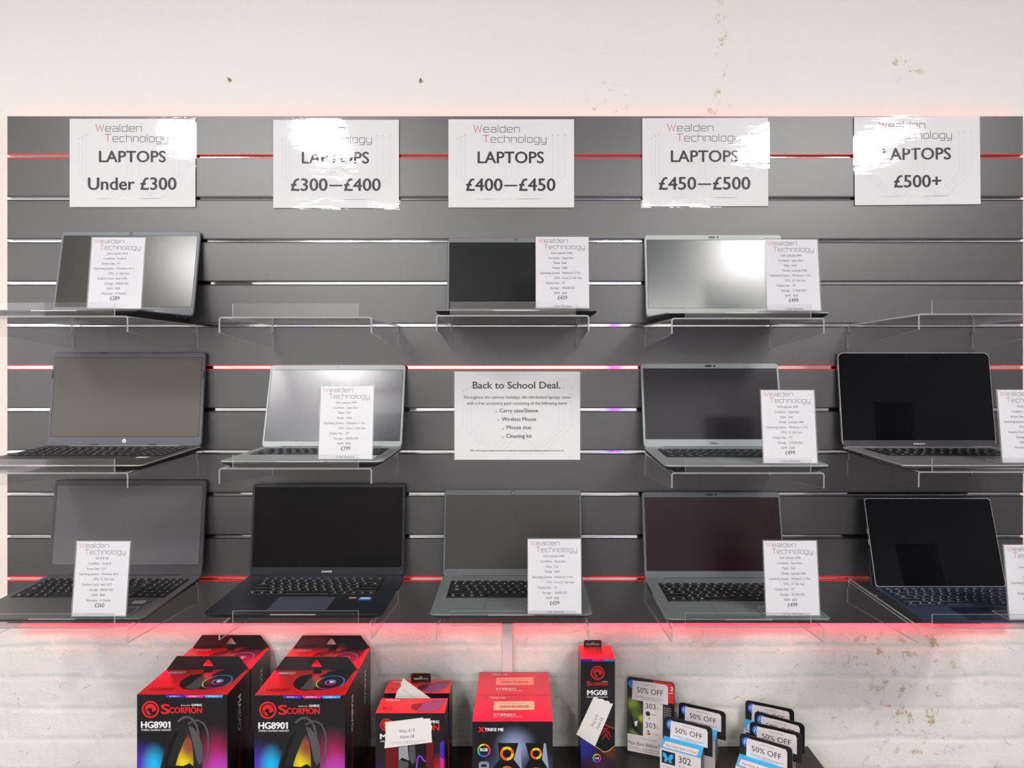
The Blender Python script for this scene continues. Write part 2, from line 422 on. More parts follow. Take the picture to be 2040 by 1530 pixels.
# white trunking and wall plugs
M_TRUNK = mat('white_pvc', (232, 232, 232), rough=0.35)
a, c = at(1000, 1230, WALL_Y), at(1022, 1480, WALL_Y)
b = MB()
pr = [(a.x, WALL_Y), (a.x, WALL_Y-0.011), (a.x+0.002, WALL_Y-0.014), (c.x-0.002, WALL_Y-0.014), (c.x, WALL_Y-0.011), (c.x, WALL_Y)]
b.prism(pr, c.z, -0.602, M_TRUNK, 'z')
tag(b.build('cable_trunking'), 'white plastic cable trunking running down the wall below the slatwall', 'cable trunking')
M_PLUG = mat('wall_plug', (168, 152, 128), rough=0.7)
for (u, v, lab, l2) in ((458, 160, 'small brown wall plug in the brick above the gap between the first and second signs', -1), (838, 162, 'small brown wall plug in the brick above the gap between the second and third signs', 1)):
    p = at(u, v, WALL_Y)
    e = empty('wall_plug', lab, 'wall plug', (p.x, WALL_Y, p.z), group='wall plugs above the slatwall')
    b = MB(); n = 10
    r0 = [(0.0045*math.cos(2*math.pi*i/n), 0.0, 0.0045*math.sin(2*math.pi*i/n)) for i in range(n)]
    r1 = [(0.004*math.cos(2*math.pi*i/n), -0.003, 0.004*math.sin(2*math.pi*i/n)) for i in range(n)]
    b.loft([r0, r1], M_PLUG); b.build('plug_collar', e)
    b = MB(); b.loft([[(0.002*math.cos(2*math.pi*i/n)+l2*k*0.1, -0.002-k*0.7, 0.002*math.sin(2*math.pi*i/n)+0.002) for i in range(n)] for k in (0, 0.012)], mat('screw_steel', (150, 145, 140), rough=0.4, metal=1.0))
    b.build('screw', e)

# ------------------------------------------------------------------ acrylic shelves
SHELF_D, SHELF_W, ACT = 0.276, 0.298, 0.003
COLX = [-0.8974, -0.4241, -0.0021, 0.4544, 0.9336]
ROWSLOT = [SLOT_Z[4], SLOT_Z[7], SLOT_Z[10]]
FRONT_V = {(0,0): 629, (0,1): 631, (0,2): 627.5, (0,3): 633, (0,4): 624.5,
           (1,0): 941, (1,1): 932, (1,3): 941, (1,4): 939,
           (2,0): 1249, (2,1): 1243, (2,2): 1244, (2,3): 1248, (2,4): 1250}
ROWN = ['top', 'middle', 'lowest']
COLN = ['under 300 sign', '300 to 400 sign', '400 to 450 sign', '450 to 500 sign', '500 plus sign']
shelf_pose = {}
def shelf(rc):
    r, c = rc
    zb = ROWSLOT[r] + 0.0015                       # top surface at the slot
    zf = at(0, FRONT_V[rc], -SHELF_D).z            # top surface at the lip
    tilt = math.atan2(zb - zf, SHELF_D)
    shelf_pose[rc] = (zb, tilt)
    e = empty('acrylic_shelf', SHELF_LABEL[rc], 'acrylic shelf', (COLX[c], 0, zb), (tilt, 0, 0), group='clear acrylic laptop shelves on the slatwall')
    w, d, t = SHELF_W, SHELF_D, ACT
    b = MB()                                       # plate with folded sides rounded over
    b.box((-w/2+0.006, -d, -t), (w/2-0.006, 0.003, 0), [M_EDGE, M_EDGE, M_EDGE, M_EDGE, M_ACR, M_ACR])
    b.build('shelf_plate', e)
    b = MB(); lw = 0.245
    b.box((-lw/2+0.001, -d-0.001, -t), (lw/2, -d+t-0.001, 0.0255), [M_EDGE, M_EDGE, M_ACR, M_ACR, M_EDGE, M_EDGE])
    b.build('front_lip', e)
    for sx in (-1, 1):
        b = MB(); n = 5
        pts = [(-d, -0.006), (-d, -0.031), (-0.0012, -0.0575), (-0.0012, -0.023), (-0.007, -0.02), (-0.007, -0.006)]
        x0, x1 = sx*w/2, sx*(w/2-t)
        if x0 > x1: x0, x1 = x1, x0
        b.prism(pts, x0, x1, M_ACR, 'x', mside=M_EDGE)
        # the bent corner
        arc_o = [(sx*(w/2-0.006) + sx*0.006*math.sin(math.radians(90*i/n)), -0.006 + 0.006*math.cos(math.radians(90*i/n))) for i in range(n+1)]
        arc_i = [(sx*(w/2-0.006) + sx*0.003*math.sin(math.radians(90*i/n)), -0.006 + 0.003*math.cos(math.radians(90*i/n))) for i in range(n+1)]
        v = []; f = []; ms = []
        for y in (-d, -0.007):
            v += [(p[0], y, p[1]) for p in arc_o] + [(p[0], y, p[1]) for p in arc_i]
        k = n+1
        for i in range(n):
            f += [(i, i+1, 2*k+i+1, 2*k+i), (k+i, k+i+1, 3*k+i+1, 3*k+i), (i, i+1, k+i+1, k+i), (2*k+i, 2*k+i+1, 3*k+i+1, 3*k+i)]
            ms += [M_ACR, M_ACR, M_EDGE, M_EDGE]
        b.add(v, f, ms)
        b.build('side_bracket', e)
    return e
SHELF_LABEL = {
 (0,0): 'clear acrylic shelf holding the 289 pound laptop, top row',
 (0,1): 'empty clear acrylic shelf under the 300 to 400 pound sign',
 (0,2): 'clear acrylic shelf holding the open laptop above the school deal notice',
 (0,3): 'clear acrylic shelf in the top row holding a silver laptop with bright screen',
 (0,4): 'empty clear acrylic shelf under the 500 pound plus sign',
 (1,0): 'clear acrylic shelf holding the unpriced grey laptop in the middle row',
 (1,1): 'clear acrylic shelf holding the silver laptop priced 399 pounds',
 (1,3): 'clear acrylic shelf in the middle row under the silver laptop with dark screen',
 (1,4): 'clear acrylic shelf under the wide black screened laptop with rounded silver rim',
 (2,0): 'clear acrylic shelf in the lowest row holding the 260 pound laptop',
 (2,1): 'clear acrylic shelf holding the black laptop over the headset boxes',
 (2,2): 'clear acrylic shelf above the red speaker boxes, holding a grey laptop',
 (2,3): 'clear acrylic shelf in the lowest row above the ink packs',
 (2,4): 'clear acrylic shelf holding the navy tablet with keyboard',
}
for rc in FRONT_V: shelf(rc)

# ------------------------------------------------------------------ laptops
def key_rows(w, d, pad):
    """(x, y, width, depth) of each key on a w x d keyboard, origin at its front centre"""
    rows = [[1.25, 1, 1.1, 1.1, 5.2, 1.1, 1.1, 1, 1, 1], [2.2]+[1]*10+[2.65], [1.75]+[1]*11+[2.1], [1.5]+[1]*12+[1.35], [1]*13+[1.85], [1.06]*14]
    hs = [1, 1, 1, 1, 1, 0.62]
    main = w*0.79 if pad else w
    gap = 0.0022; tot = sum(hs); y = 0; out = []
    for row, hh in zip(rows, hs):
        kd = d*hh/tot; x = -w/2; un = main/sum(row)
        for u in row:
            out.append((x+un*u/2, y+kd/2, un*u-gap, kd-gap)); x += un*u
        if pad:
            x = -w/2 + main + 0.004; un = (w*0.21-0.004)/4
            for i in range(4): out.append((x+un*(i+0.5), y+kd/2, un-gap, kd-gap))
        y += kd
    return out

deck = {}
def laptop(name, label, cat, rc, x, W, D, yf, ytop, vtop, cols, kb, pad=None, yaw=0.0, tf=0.012, tb=0.017, numpad=False,
           bez=(0.006, 0.010, 0.016), webcam='dot', brand=None, rim=None, glass=False, bumpers=False, stickers=(), lidr=0.008,
           ports=True, legends=True, kick=False, group=None, padm=None, hingem=None, edgem=None):
    """cols: lid, deck, underside, keys, screen, bezel materials; bez: side, top, bottom"""
    c_lid, c_deck, c_under, c_key, c_scr, c_bez = cols
    zb, tilt = shelf_pose[rc]
    z0 = zb + 0.0006 + (yf)*math.tan(tilt)
    deck[rc] = (yf, z0, tilt, tf, (tb-tf)/D)
    e = empty(name, label, cat, (x, yf, z0), (tilt, 0, yaw), group)
    def zt(y): return tf + (tb-tf)*y/D
    b = MB()
    rings = []
    for (ins_, k) in ((0.012, 0.0), (0.003, 0.45), (0.0, 0.8), (0.0, 0.93), (0.0012, 1.0)):
        rings.append([(px, py, zt(py)*k) for (px, py, _) in rrect(W-2*ins_, D-2*ins_, 0.011, 0, cy=D/2)])
    b.loft(rings, c_deck, cap0=c_under, cap1=c_deck, side=[c_under, c_under, edgem or c_deck, edgem or c_deck])
    base = b.build('base', e)
    sl = (tb-tf)/D
    FD = Fr((0, 0, tf), (1, 0, 0), (0, 1, sl))         # drawing frame on the deck
    FDm = Matrix.Translation((0, 0, tf)) @ Matrix.Rotation(math.atan(sl), 4, 'X')
    # opening notch on the front edge
    b = MB(); b.box((-0.045, -0.0006, tf*0.80), (0.045, 0.004, tf*0.97), M_NOTCH); b.build('opening_notch', base)
    kw, kd, ky = kb
    b = MB(); b.box((-kw/2-0.002, ky-0.002, 0), (kw/2+0.002, ky+kd+0.002, 0.0003), c_key[1], FDm)
    for (px, py, w, d) in key_rows(kw, kd, numpad):
        z1 = 0.0016; i = min(0.0012, w*0.2)
        v = [(px-w/2, ky+py-d/2, 0.0003), (px+w/2, ky+py-d/2, 0.0003), (px+w/2, ky+py+d/2, 0.0003), (px-w/2, ky+py+d/2, 0.0003)]
        v += [(px-w/2+i, ky+py-d/2+i, z1), (px+w/2-i, ky+py-d/2+i, z1), (px+w/2-i, ky+py+d/2-i, z1), (px-w/2+i, ky+py+d/2-i, z1)]
        b.add([FDm @ Vector(p) for p in v], [(4,5,6,7), (0,1,5,4), (1,2,6,5), (2,3,7,6), (3,0,4,7)], c_key[0])
        if legends and w < 0.03:
            b.box((px-w*0.12, ky+py-0.0014, z1), (px+w*0.12, ky+py+0.0014, z1+0.00015), M_LEGEND, FDm)
    b.build('keyboard', base)
    if pad:
        pw, pd, py = pad
        b = MB(); b.box((-pw/2, py, 0), (pw/2, py+pd, 0.00012), padm or c_deck, FDm)
        for (q0, q1) in (((-pw/2, py), (pw/2, py)), ((pw/2, py), (pw/2, py+pd)), ((pw/2, py+pd), (-pw/2, py+pd)), ((-pw/2, py+pd), (-pw/2, py))):
            b.stroke(FD, [q0, q1], 0.0007, c_under, 0.0003)
        b.build('touchpad', base)
    for (sx_, sy_, sw, sd, rgb, rgb2) in stickers:
        b = MB(); b.box((sx_-sw/2, sy_-sd/2, 0), (sx_+sw/2, sy_+sd/2, 0.0002), mat('sticker_%d_%d_%d' % rgb, rgb, rough=0.4), FDm)
        b.box((sx_-sw*0.38, sy_-sd*0.1, 0.0002), (sx_+sw*0.38, sy_+sd*0.35, 0.0003), mat('sticker_%d_%d_%d' % rgb2, rgb2, rough=0.4), FDm)
        b.build('sticker', base)
    if ports:
        for sx in (-1, 1):
            b = MB()
            for (py, pl) in ((D*0.9, 0.008), (D*0.82, 0.014), (D*0.74, 0.008), (D*0.66, 0.013)):
                zc = zt(py)*0.62
                b.box((sx*W/2-0.002, py-pl/2, zc-0.002), (sx*W/2+0.0004, py+pl/2, zc+0.002), M_PORT) if sx > 0 else b.box((sx*W/2-0.0004, py-pl/2, zc-0.002), (sx*W/2+0.002, py+pl/2, zc+0.002), M_PORT)
            b.build('side_ports', base)
    # lid: from the hinge line up to the point seen at the top of the photo's lid
    hy, hz = D-0.007, tb + (-0.001 if not kick else 0.001)
    if kick: hy = D*0.93
    top = at(0, vtop, ytop); R = Matrix.Rotation(tilt, 4, 'X')
    hw = Vector((x, yf, z0)) + R @ Vector((0, hy, hz))
    dy, dz = top.y - hw.y, top.z - hw.z
    L = math.hypot(dy, dz); lean = math.atan2(dy, dz) - (-tilt)
    T = Matrix.Translation((0, hy, hz)) @ Matrix.Rotation(-lean, 4, 'X')   # local: x right, z up the lid, y = back
    th = 0.006
    b = MB()
    def rr(w, h, r, y, cz): return [(p[0], y, p[1]) for p in rrect(w, h, r, 0, cy=cz)]
    b.loft([rr(W-0.004, L-0.004, lidr, th, L/2), rr(W, L, lidr, th-0.0015, L/2), rr(W, L, lidr, 0.001, L/2), rr(W-0.0015, L-0.0015, lidr, 0.0, L/2)],
           c_lid, T=T, cap1=(rim or c_lid))
    lid = b.build('lid', e)
    FL = lambda a, c, h=0.0: T @ Vector((a, -h, c))
    bi = 0.0012 if not rim else 0.0022
    b = MB(); b.loft([rr(W-2*bi, L-2*bi, lidr, 0.0, L/2), rr(W-2*bi-0.0006, L-2*bi-0.0006, lidr, -0.0006, L/2)], c_bez, T=T); b.build('bezel', lid)
    bs, bt, bb = bez
    b = MB(); b.box((-W/2+bs, -0.0009, bb), (W/2-bs, -0.0003, L-bt), c_scr, T)
    if not glass:
        for (q0, q1) in (((-W/2+bs, bb), (W/2-bs, bb)), ((W/2-bs, bb), (W/2-bs, L-bt)), ((W/2-bs, L-bt), (-W/2+bs, L-bt)), ((-W/2+bs, L-bt), (-W/2+bs, bb))):
            b.stroke(FL, [q0, q1], 0.0011, M_PORT, 0.00095)
    b.build('screen', lid)
    if glass and brand:
        b = MB(); b.box((-W/2+0.003, -0.00085, 0.002), (W/2-0.003, -0.0005, bb), C('lower_strip', (62, 62, 66), 0.3), T); b.build('lower_bezel', lid)
    wz = L - bt/2
    b = MB()
    if webcam == 'dot':
        b.disc(FL, (0, wz), 0.0024, M_PORT, 0.0008); b.disc(FL, (0, wz), 0.0011, M_LENS, 0.0010)
        for a in (-0.026, 0.022): b.disc(FL, (a, wz), 0.0006, M_PORT, 0.0008)
    elif webcam in ('shutter', 'dark_shutter'):
        ms_ = M_SHUT if webcam == 'shutter' else M_PORT
        b.flat(FL, [(-0.003+0.0055*math.cos(t)+(0.003 if math.cos(t) > 0 else -0.003), wz+0.0028*math.sin(t)) for t in [2*math.pi*i/20 for i in range(20)]], ms_, 0.0008)
        b.disc(FL, (0.011, wz), 0.0027, ms_, 0.0008); b.disc(FL, (0.011, wz), 0.0012, M_PORT, 0.0010)
        for a in (-0.024, 0.036): b.disc(FL, (a, wz), 0.0006, M_PORT, 0.0008)
    elif webcam == 'square':
        b.box((-0.003, -0.0009, wz-0.003), (0.003, -0.0006, wz+0.003), M_PORT, T); b.disc(FL, (0, wz), 0.0014, M_LENS, 0.0011)
        for a in (-0.022, 0.018): b.disc(FL, (a, wz), 0.0006, M_PORT, 0.0008)
    if webcam: b.build('webcam', lid)
    if bumpers:
        for (a, c, w, h) in ((-0.062, L-0.0022, 0.018, 0.0016), (0.062, L-0.0022, 0.018, 0.0016), (-0.07, bb*0.18, 0.018, 0.0018), (0.066, bb*0.18, 0.018, 0.0018),
                             (-W/2+0.0025, L*0.76, 0.0018, 0.018), (W/2-0.0025, L*0.76, 0.0018, 0.018)):
            b = MB(); b.box((a-w/2, -0.0016, c-h/2), (a+w/2, -0.0005, c+h/2), M_PORT, T); b.build('rubber_bumper', lid)
    if brand:
        kind, txt, cap, bm = brand
        b = MB()
        if kind == 'ring':
            zc = bb*0.55; b.disc(FL, (0, zc), 0.0047, bm, 0.0009)
            b.text(FL, 'hp', 0, zc-0.0014, 0.0036, c_bez, bold=0.0, h=0.0011, slant=0.25)
        else:
            b.text(FL, txt, 0, bb*0.5-cap/2, cap, bm, bold=0.02, h=0.0009)
        b.build('brand_lettering', lid)
    # hinge barrel(s)
    b = MB(); n = 10
    if not kick:
        spans = ((-W*0.36, W*0.36),) if name != 'two' else ()
        for (xa, xb) in spans:
            b.loft([[(xx, hy+0.002+0.0045*math.cos(2*math.pi*i/n), hz-0.001+0.0035*math.sin(2*math.pi*i/n)) for i in range(n)] for xx in (xa, xb)], hingem or c_under)
        b.build('hinge', e)
    else:
        # folio stand: a slanting navy flap from mid-back of the tablet down to the deck's rear edge
        mid = T @ Vector((0, th, L*0.42)); 
        foot = Vector((0, D-0.004, tb+0.001))
        d = (mid-foot)
        v = []
        for (p, w) in ((foot, W*1.04), (mid, W*1.0)):
            v += [p+Vector((-w/2, 0, 0)), p+Vector((w/2, 0, 0)), p+Vector((w/2, 0.003, 0.0)), p+Vector((-w/2, 0.003, 0.0))]
        b.add(v, [(0,1,5,4), (1,2,6,5), (2,3,7,6), (3,0,4,7), (3,2,1,0), (4,5,6,7)], c_under); b.build('folio_stand', e)
        for cz in (L*0.5, L*0.62):
            b = MB(); b.box((-W/2-0.0012, 0.001, cz-0.006), (-W/2+0.001, 0.0045, cz+0.006), rim, T); b.build('side_button', lid)
    return e

M_PORT = mat('port_black', (14, 14, 16), rough=0.4)
M_LENS = mat('webcam_glass', (190, 195, 205), rough=0.1)
M_SHUT = mat('shutter_grey', (96, 100, 102), rough=0.5)
M_LEGEND = mat('key_legend', (205, 208, 212), rough=0.5)
M_NOTCH = mat('notch_metal', (205, 205, 205), rough=0.3, metal=0.6)
def C(tag_, rgb, rough=0.4, metal=0.0, **k): return mat('laptop_'+tag_, rgb, rough=rough, metal=metal, **k)
KEY_BLK = (C('key_black', (22, 22, 25), 0.4), C('key_well', (10, 10, 12), 0.5), C('pad_dark', (58, 60, 62), 0.35))
KEY_GRY = (C('key_dark_grey', (40, 43, 45), 0.4), C('key_well_grey', (18, 20, 21), 0.5), C('pad_grey', (112, 116, 118), 0.35))
SCR_MATT = C('matt_screen', (56, 54, 49), 0.24, spec=0.8)
SCR_SOFT = C('soft_screen', (20, 21, 22), 0.30, spec=0.5)
SCR_GLOSS = C('gloss_screen', (11, 11, 16), 0.06, spec=0.2)
SIL = C('silver_lid', (176, 181, 180), 0.42, 0.2); SIL_D = C('silver_deck', (168, 172, 173), 0.4, 0.2)
GRY = C('grey_lid', (110, 115, 117), 0.42, 0.1); GRY_D = C('grey_deck', (118, 123, 123), 0.4, 0.1)
DGR = C('dark_grey_lid', (96, 97, 105), 0.42, 0.1); DGR_D = C('dark_grey_deck', (74, 73, 75), 0.4, 0.1)
BLK = C('black_body', (36, 37, 40), 0.35); BLK_U = C('black_underside', (20, 20, 22), 0.5)
UND = C('grey_underside', (52, 53, 55), 0.5)
HUA = C('blue_black_deck', (38, 40, 48), 0.32, 0.2); HUA_B = C('blue_black_bezel', (30, 31, 36), 0.3)
MAC = C('space_grey', (150, 148, 152), 0.3, 0.8); MAC_B = C('black_glass', (11, 11, 16), 0.06, spec=0.2)
NAVY = C('navy_folio', (46, 56, 78), 0.55); NAVY_D = C('navy_dark', (28, 32, 42), 0.5); RIM = C('bright_rim', (205, 206, 212), 0.25, 0.9)

G_L = 'laptops displayed on the slatwall shelves'
laptop('laptop', 'grey laptop with the 289 pound card propped in front of its screen', 'laptop', (0,0), -0.903, 0.326, 0.226, -0.262, -0.008, 461,
       (DGR, DGR_D, BLK_U, KEY_BLK, SCR_MATT, C('mid_grey_bezel', (122, 125, 132), 0.42)), (0.272, 0.1, 0.095), (0.1, 0.06, 0.02), webcam='square', bez=(0.006, 0.011, 0.022), group=G_L)
laptop('laptop', 'grey laptop on the shelf above the school deal notice, screen plain dark', 'laptop', (0,2), 0.005, 0.3226, 0.2267, -0.250, -0.010, 474,
       (GRY, GRY_D, BLK_U, KEY_BLK, C('dark_screen', (22, 25, 25), 0.4, spec=0.2), C('slate_bezel', (112, 117, 120), 0.42)), (0.272, 0.1, 0.095), (0.1, 0.06, 0.02), yaw=math.radians(0.6), webcam='square', bez=(0.005, 0.0115, 0.018), group=G_L)
laptop('laptop', 'silver laptop whose screen shines pale white with reflected light, top row', 'laptop', (0,3), 0.4655, 0.3226, 0.2267, -0.252, -0.008, 468,
       (SIL, SIL_D, BLK_U, KEY_GRY, C('bright_screen', (54, 63, 64), 0.23, spec=1.0, ior=1.65), C('pale_bezel', (178, 186, 183), 0.42)), (0.272, 0.1, 0.095), (0.1, 0.06, 0.02), webcam='shutter', bez=(0.005, 0.0125, 0.020), group=G_L)
laptop('laptop', 'grey laptop with round white emblem under its screen and no price card', 'laptop', (1,0), -0.9065, 0.358, 0.242, -0.266, -0.010, 702,
       (DGR, C('brown_black_deck', (60, 57, 55), 0.42), BLK_U, KEY_BLK, C('hazed_screen', (92, 88, 81), 0.42, spec=0.5), DGR), (0.325, 0.105, 0.10), (0.115, 0.07, 0.02), numpad=True, bez=(0.007, 0.0125, 0.022), webcam='dot',  # screen grey lifted: reflected room haze is put into its colour
       brand=('ring', '', 0, M_WHITEINK), bumpers=True, hingem=M_NOTCH, edgem=C('silver_edge', (178, 174, 172), 0.35, 0.4), stickers=((0.13, 0.085, 0.022, 0.014, (235, 235, 238), (190, 195, 200)),), group=G_L)
laptop('laptop', 'silver laptop with the 399 pound card standing on its keyboard', 'laptop', (1,1), -0.4165, 0.318, 0.216, -0.270, -0.008, 727,
       (SIL, SIL_D, UND, KEY_GRY, C('blue_grey_screen', (50, 54, 64), 0.23, spec=1.0, ior=1.55), C('pale_green_bezel', (180, 187, 186), 0.42)), (0.27, 0.092, 0.085), (0.105, 0.06, 0.015), webcam='dot', bez=(0.005, 0.0125, 0.014), group=G_L)
laptop('laptop', 'silver laptop with dark screen and black lettering below it, middle row', 'laptop', (1,3), 0.4565, 0.3226, 0.2267, -0.270, -0.010, 724,
       (SIL, SIL_D, UND, KEY_GRY, C('purple_screen', (18, 16, 26), 0.3, spec=0.2), C('pale_bezel_b', (150, 158, 159), 0.42)), (0.272, 0.098, 0.09), (0.105, 0.06, 0.015), webcam='dark_shutter', bez=(0.005, 0.0125, 0.0185),
       brand=('text', 'DELL', 0.0052, M_PORT), group=G_L)
laptop('laptop', 'laptop with wide glossy black screen and thin rounded silver rim', 'laptop', (1,4), 0.937, 0.358, 0.2459, -0.272, -0.008, 702,
       (MAC, C('space_grey_deck', (138, 134, 138), 0.35, 0.3), MAC, KEY_BLK, SCR_GLOSS, MAC_B), (0.285, 0.1, 0.112), (0.16, 0.095, 0.008), rim=RIM, glass=True, webcam=None, bez=(0.005, 0.006, 0.016),
       brand=('text', 'MacBook Pro', 0.0034, M_WHITEINK), lidr=0.012, tf=0.011, tb=0.0145, edgem=C('pale_grey_edge', (190, 186, 190), 0.3, 0.4), group=G_L)
laptop('laptop', 'dark grey laptop with the 260 pound card on its palm rest', 'laptop', (2,0), -0.905, 0.358, 0.242, -0.266, -0.008, 956,
       (C('charcoal_lid', (64, 64, 69), 0.42), C('charcoal_deck', (94, 92, 92), 0.42), BLK_U, KEY_BLK, C('plum_screen', (98, 95, 98), 0.42, spec=0.5), C('charcoal_bezel', (68, 67, 72), 0.42)), (0.325, 0.105, 0.105), (0.115, 0.07, 0.02), numpad=True, bez=(0.008, 0.0125, 0.024),
       webcam='dot', stickers=((0.125, 0.08, 0.024, 0.014, (225, 228, 232), (150, 160, 175)),), group=G_L)
laptop('laptop', 'black laptop with blue sticker on its palm rest and no price card', 'laptop', (2,1), -0.4355, 0.3578, 0.2299, -0.258, -0.016, 964,
       (HUA_B, HUA, BLK_U, KEY_BLK, C('black_screen', (13, 12, 14), 0.2, spec=0.15), HUA_B), (0.275, 0.1, 0.103), (0.12, 0.072, 0.018), bez=(0.0055, 0.007, 0.019), webcam=None, padm=C('pad_slate', (74, 76, 88), 0.35),
       brand=('text', 'HUAWEI', 0.0042, M_WHITEINK), stickers=((0.096, 0.083, 0.02, 0.012, (70, 50, 48), (205, 170, 150)), (0.123, 0.080, 0.026, 0.016, (60, 120, 200), (215, 232, 248))), group=G_L)
laptop('laptop', 'grey laptop with a 439 pound card, on the shelf over the red speaker boxes', 'laptop', (2,2), -0.0055, 0.3215, 0.2267, -0.258, -0.009, 976,
       (GRY, GRY_D, UND, KEY_BLK, C('olive_screen', (44, 45, 41), 0.36, spec=0.5), C('slate_bezel_c', (86, 90, 93), 0.42)), (0.272, 0.098, 0.088), (0.108, 0.062, 0.012), webcam='square', bez=(0.005, 0.0125, 0.0175), group=G_L)
laptop('laptop', 'slate grey laptop with webcam shutter, on the shelf above the ink packs', 'laptop', (2,3), 0.4585, 0.3226, 0.2267, -0.271, -0.016, 980,
       (GRY, GRY_D, UND, KEY_BLK, C('wine_reflection_screen', (34, 17, 23), 0.3, spec=0.2), C('slate_bezel_d', (90, 96, 99), 0.42)), (0.272, 0.098, 0.088), (0.108, 0.062, 0.012), webcam='dark_shutter', bez=(0.005, 0.0125, 0.0165), group=G_L)  # screen's wine tint stands in for reflected purple and red light
laptop('tablet_computer', 'navy tablet computer propped on its folio stand with attached keyboard', 'tablet computer', (2,4), 0.9555, 0.294, 0.203, -0.270, -0.03, 992,
       (NAVY_D, NAVY, NAVY_D, (C('key_navy', (30, 37, 55), 0.45), C('key_well_navy', (14, 17, 26), 0.5), C('pad_navy', (24, 27, 52), 0.35)), SCR_GLOSS, MAC_B), (0.27, 0.096, 0.088), (0.115, 0.066, 0.012),
       rim=RIM, glass=True, webcam=None, padm=C('pad_navy', (24, 27, 52), 0.35), bez=(0.006, 0.007, 0.007), tf=0.006, tb=0.006, ports=False, kick=True, lidr=0.006)

# ------------------------------------------------------------------ the shop's stroke lettering
GL = {
 'W': (1.0, [[(0,1),(.24,0),(.5,.86),(.76,0),(1,1)]]), 'T': (.8, [[(0,1),(.8,1)],[(.4,1),(.4,0)]]),
 'e': (.66, [[(.63,0),(.1,0),(0,.1),(0,.6),(.1,.7),(.56,.7),(.66,.6),(.66,.36),(0,.36)]]),
 'a': (.66, [[(.05,.7),(.56,.7),(.66,.6),(.66,0),(.1,0),(0,.08),(0,.3),(.08,.38),(.66,.38)]]),
 'l': (.04, [[(0,1),(0,0)]]), 'd': (.66, [[(.66,1),(.66,0),(.1,0),(0,.1),(0,.6),(.1,.7),(.66,.7)]]),
 'n': (.66, [[(0,0),(0,.7),(.56,.7),(.66,.6),(.66,0)]]), 'c': (.62, [[(.62,.7),(.1,.7),(0,.6),(0,.1),(.1,0),(.62,0)]]),
 'h': (.66, [[(0,1),(0,0)],[(0,.7),(.56,.7),(.66,.6),(.66,0)]]), 'o': (.66, [[(.1,0),(0,.1),(0,.6),(.1,.7),(.56,.7),(.66,.6),(.66,.1),(.56,0),(.1,0)]]),
 'g': (.66, [[(.66,0),(.1,0),(0,.1),(0,.6),(.1,.7),(.66,.7),(.66,-.18),(.56,-.28),(.06,-.28)]]),
 'y': (.66, [[(0,.7),(0,.1),(.1,0),(.66,0)],[(.66,.7),(.66,-.18),(.56,-.28),(.06,-.28)]]),
}
def techno(b, F, word, x, z, width, cap, wt, h):
    adv = sum(GL[c][0] for c in word) + 0.24*(len(word)-1); k = width/adv; cx = 0
    for i, c in enumerate(word):
        for ln in GL[c][1]:
            b.stroke(F, [(x + (cx+p[0])*k, z + p[1]*cap) for p in ln], wt, M_REDINK if i == 0 else M_GREYINK, h)
        cx += GL[c][0] + 0.24
def circuit(b, F, w, h, hh):
    """faint circuit tracks of the paper's background"""
    s = w/0.297
    def ln(pts): b.stroke(F, [(x*s, z*s) for x, z in pts], 0.0006, M_FAINT, hh)
    def dot(x, z): b.disc(F, (x*s, z*s), 0.0022, M_FAINT, hh, 10)
    for x0 in (-0.127, -0.118, -0.109):
        ln([(x0, 0.06), (x0, -0.03), (x0+0.044, -0.072)]); dot(x0, 0.062 + (x0+0.118)*0.5)
    for x0 in (0.098, 0.110, 0.127):
        ln([(x0, 0.06), (x0, -0.03), (x0-0.062, -0.084), (x0-0.09, -0.084)]); dot(x0, 0.066)
    for x0 in (-0.012, 0.0, 0.016):
        ln([(x0, 0.02), (x0, -0.032), (x0-0.05, -0.084), (x0-0.075, -0.084)])
    ln([(0.016, -0.05), (0.05, -0.084), (0.075, -0.084)])

def sheet(u0, u1, v0, v1, label, draw, rot=0.0, seed=0):
    """a laminated A4 sheet; draw(b, F, P) prints on it, P turns photo pixels into sheet metres"""
    c = at((u0+u1)/2, (v0+v1)/2, -0.003)
    e = empty('laminated_sign', label, 'sign', (c.x, -0.003, c.z), (0, rot, 0), group='laminated paper signs taped to the slatwall')
    w, h = 0.297, 0.2085
    MB().box((-w/2, 0.0, -h/2), (w/2, 0.0003, h/2), M_PAPER).build('paper', e)
    b = MB(); F = front_frame(-0.0003)
    circuit(b, F, w, h, 0.0)
    k = (c.y - CY)/FPX; um, vm = (u0+u1)/2, (v0+v1)/2
    draw(b, F, lambda u, v: ((u-um)*k, -(v-vm)*k), k)
    b.build('lettering', e)
    # clear pouch: a gently rippled film in front and a backing behind
    rnd = random.Random(seed); b = MB(); nx, nz = 24, 18; W2, H2 = 0.304, 0.2155
    ph = [rnd.uniform(0, 6.28) for _ in range(4)]
    v = []
    for j in range(nz+1):
        for i in range(nx+1):
            x = (i/nx-0.5)*W2; z = (j/nz-0.5)*H2
            v.append((x, -0.0009 - 0.00012*(1+math.sin(z*70+ph[0]+3*x)) - 0.00007*(1+math.sin(x*45+ph[1])), z))
    b.add(v, [(j*(nx+1)+i, j*(nx+1)+i+1, (j+1)*(nx+1)+i+1, (j+1)*(nx+1)+i) for j in range(nz) for i in range(nx)], M_FILM, True)
    b.build('laminate_pouch', e)
    return e
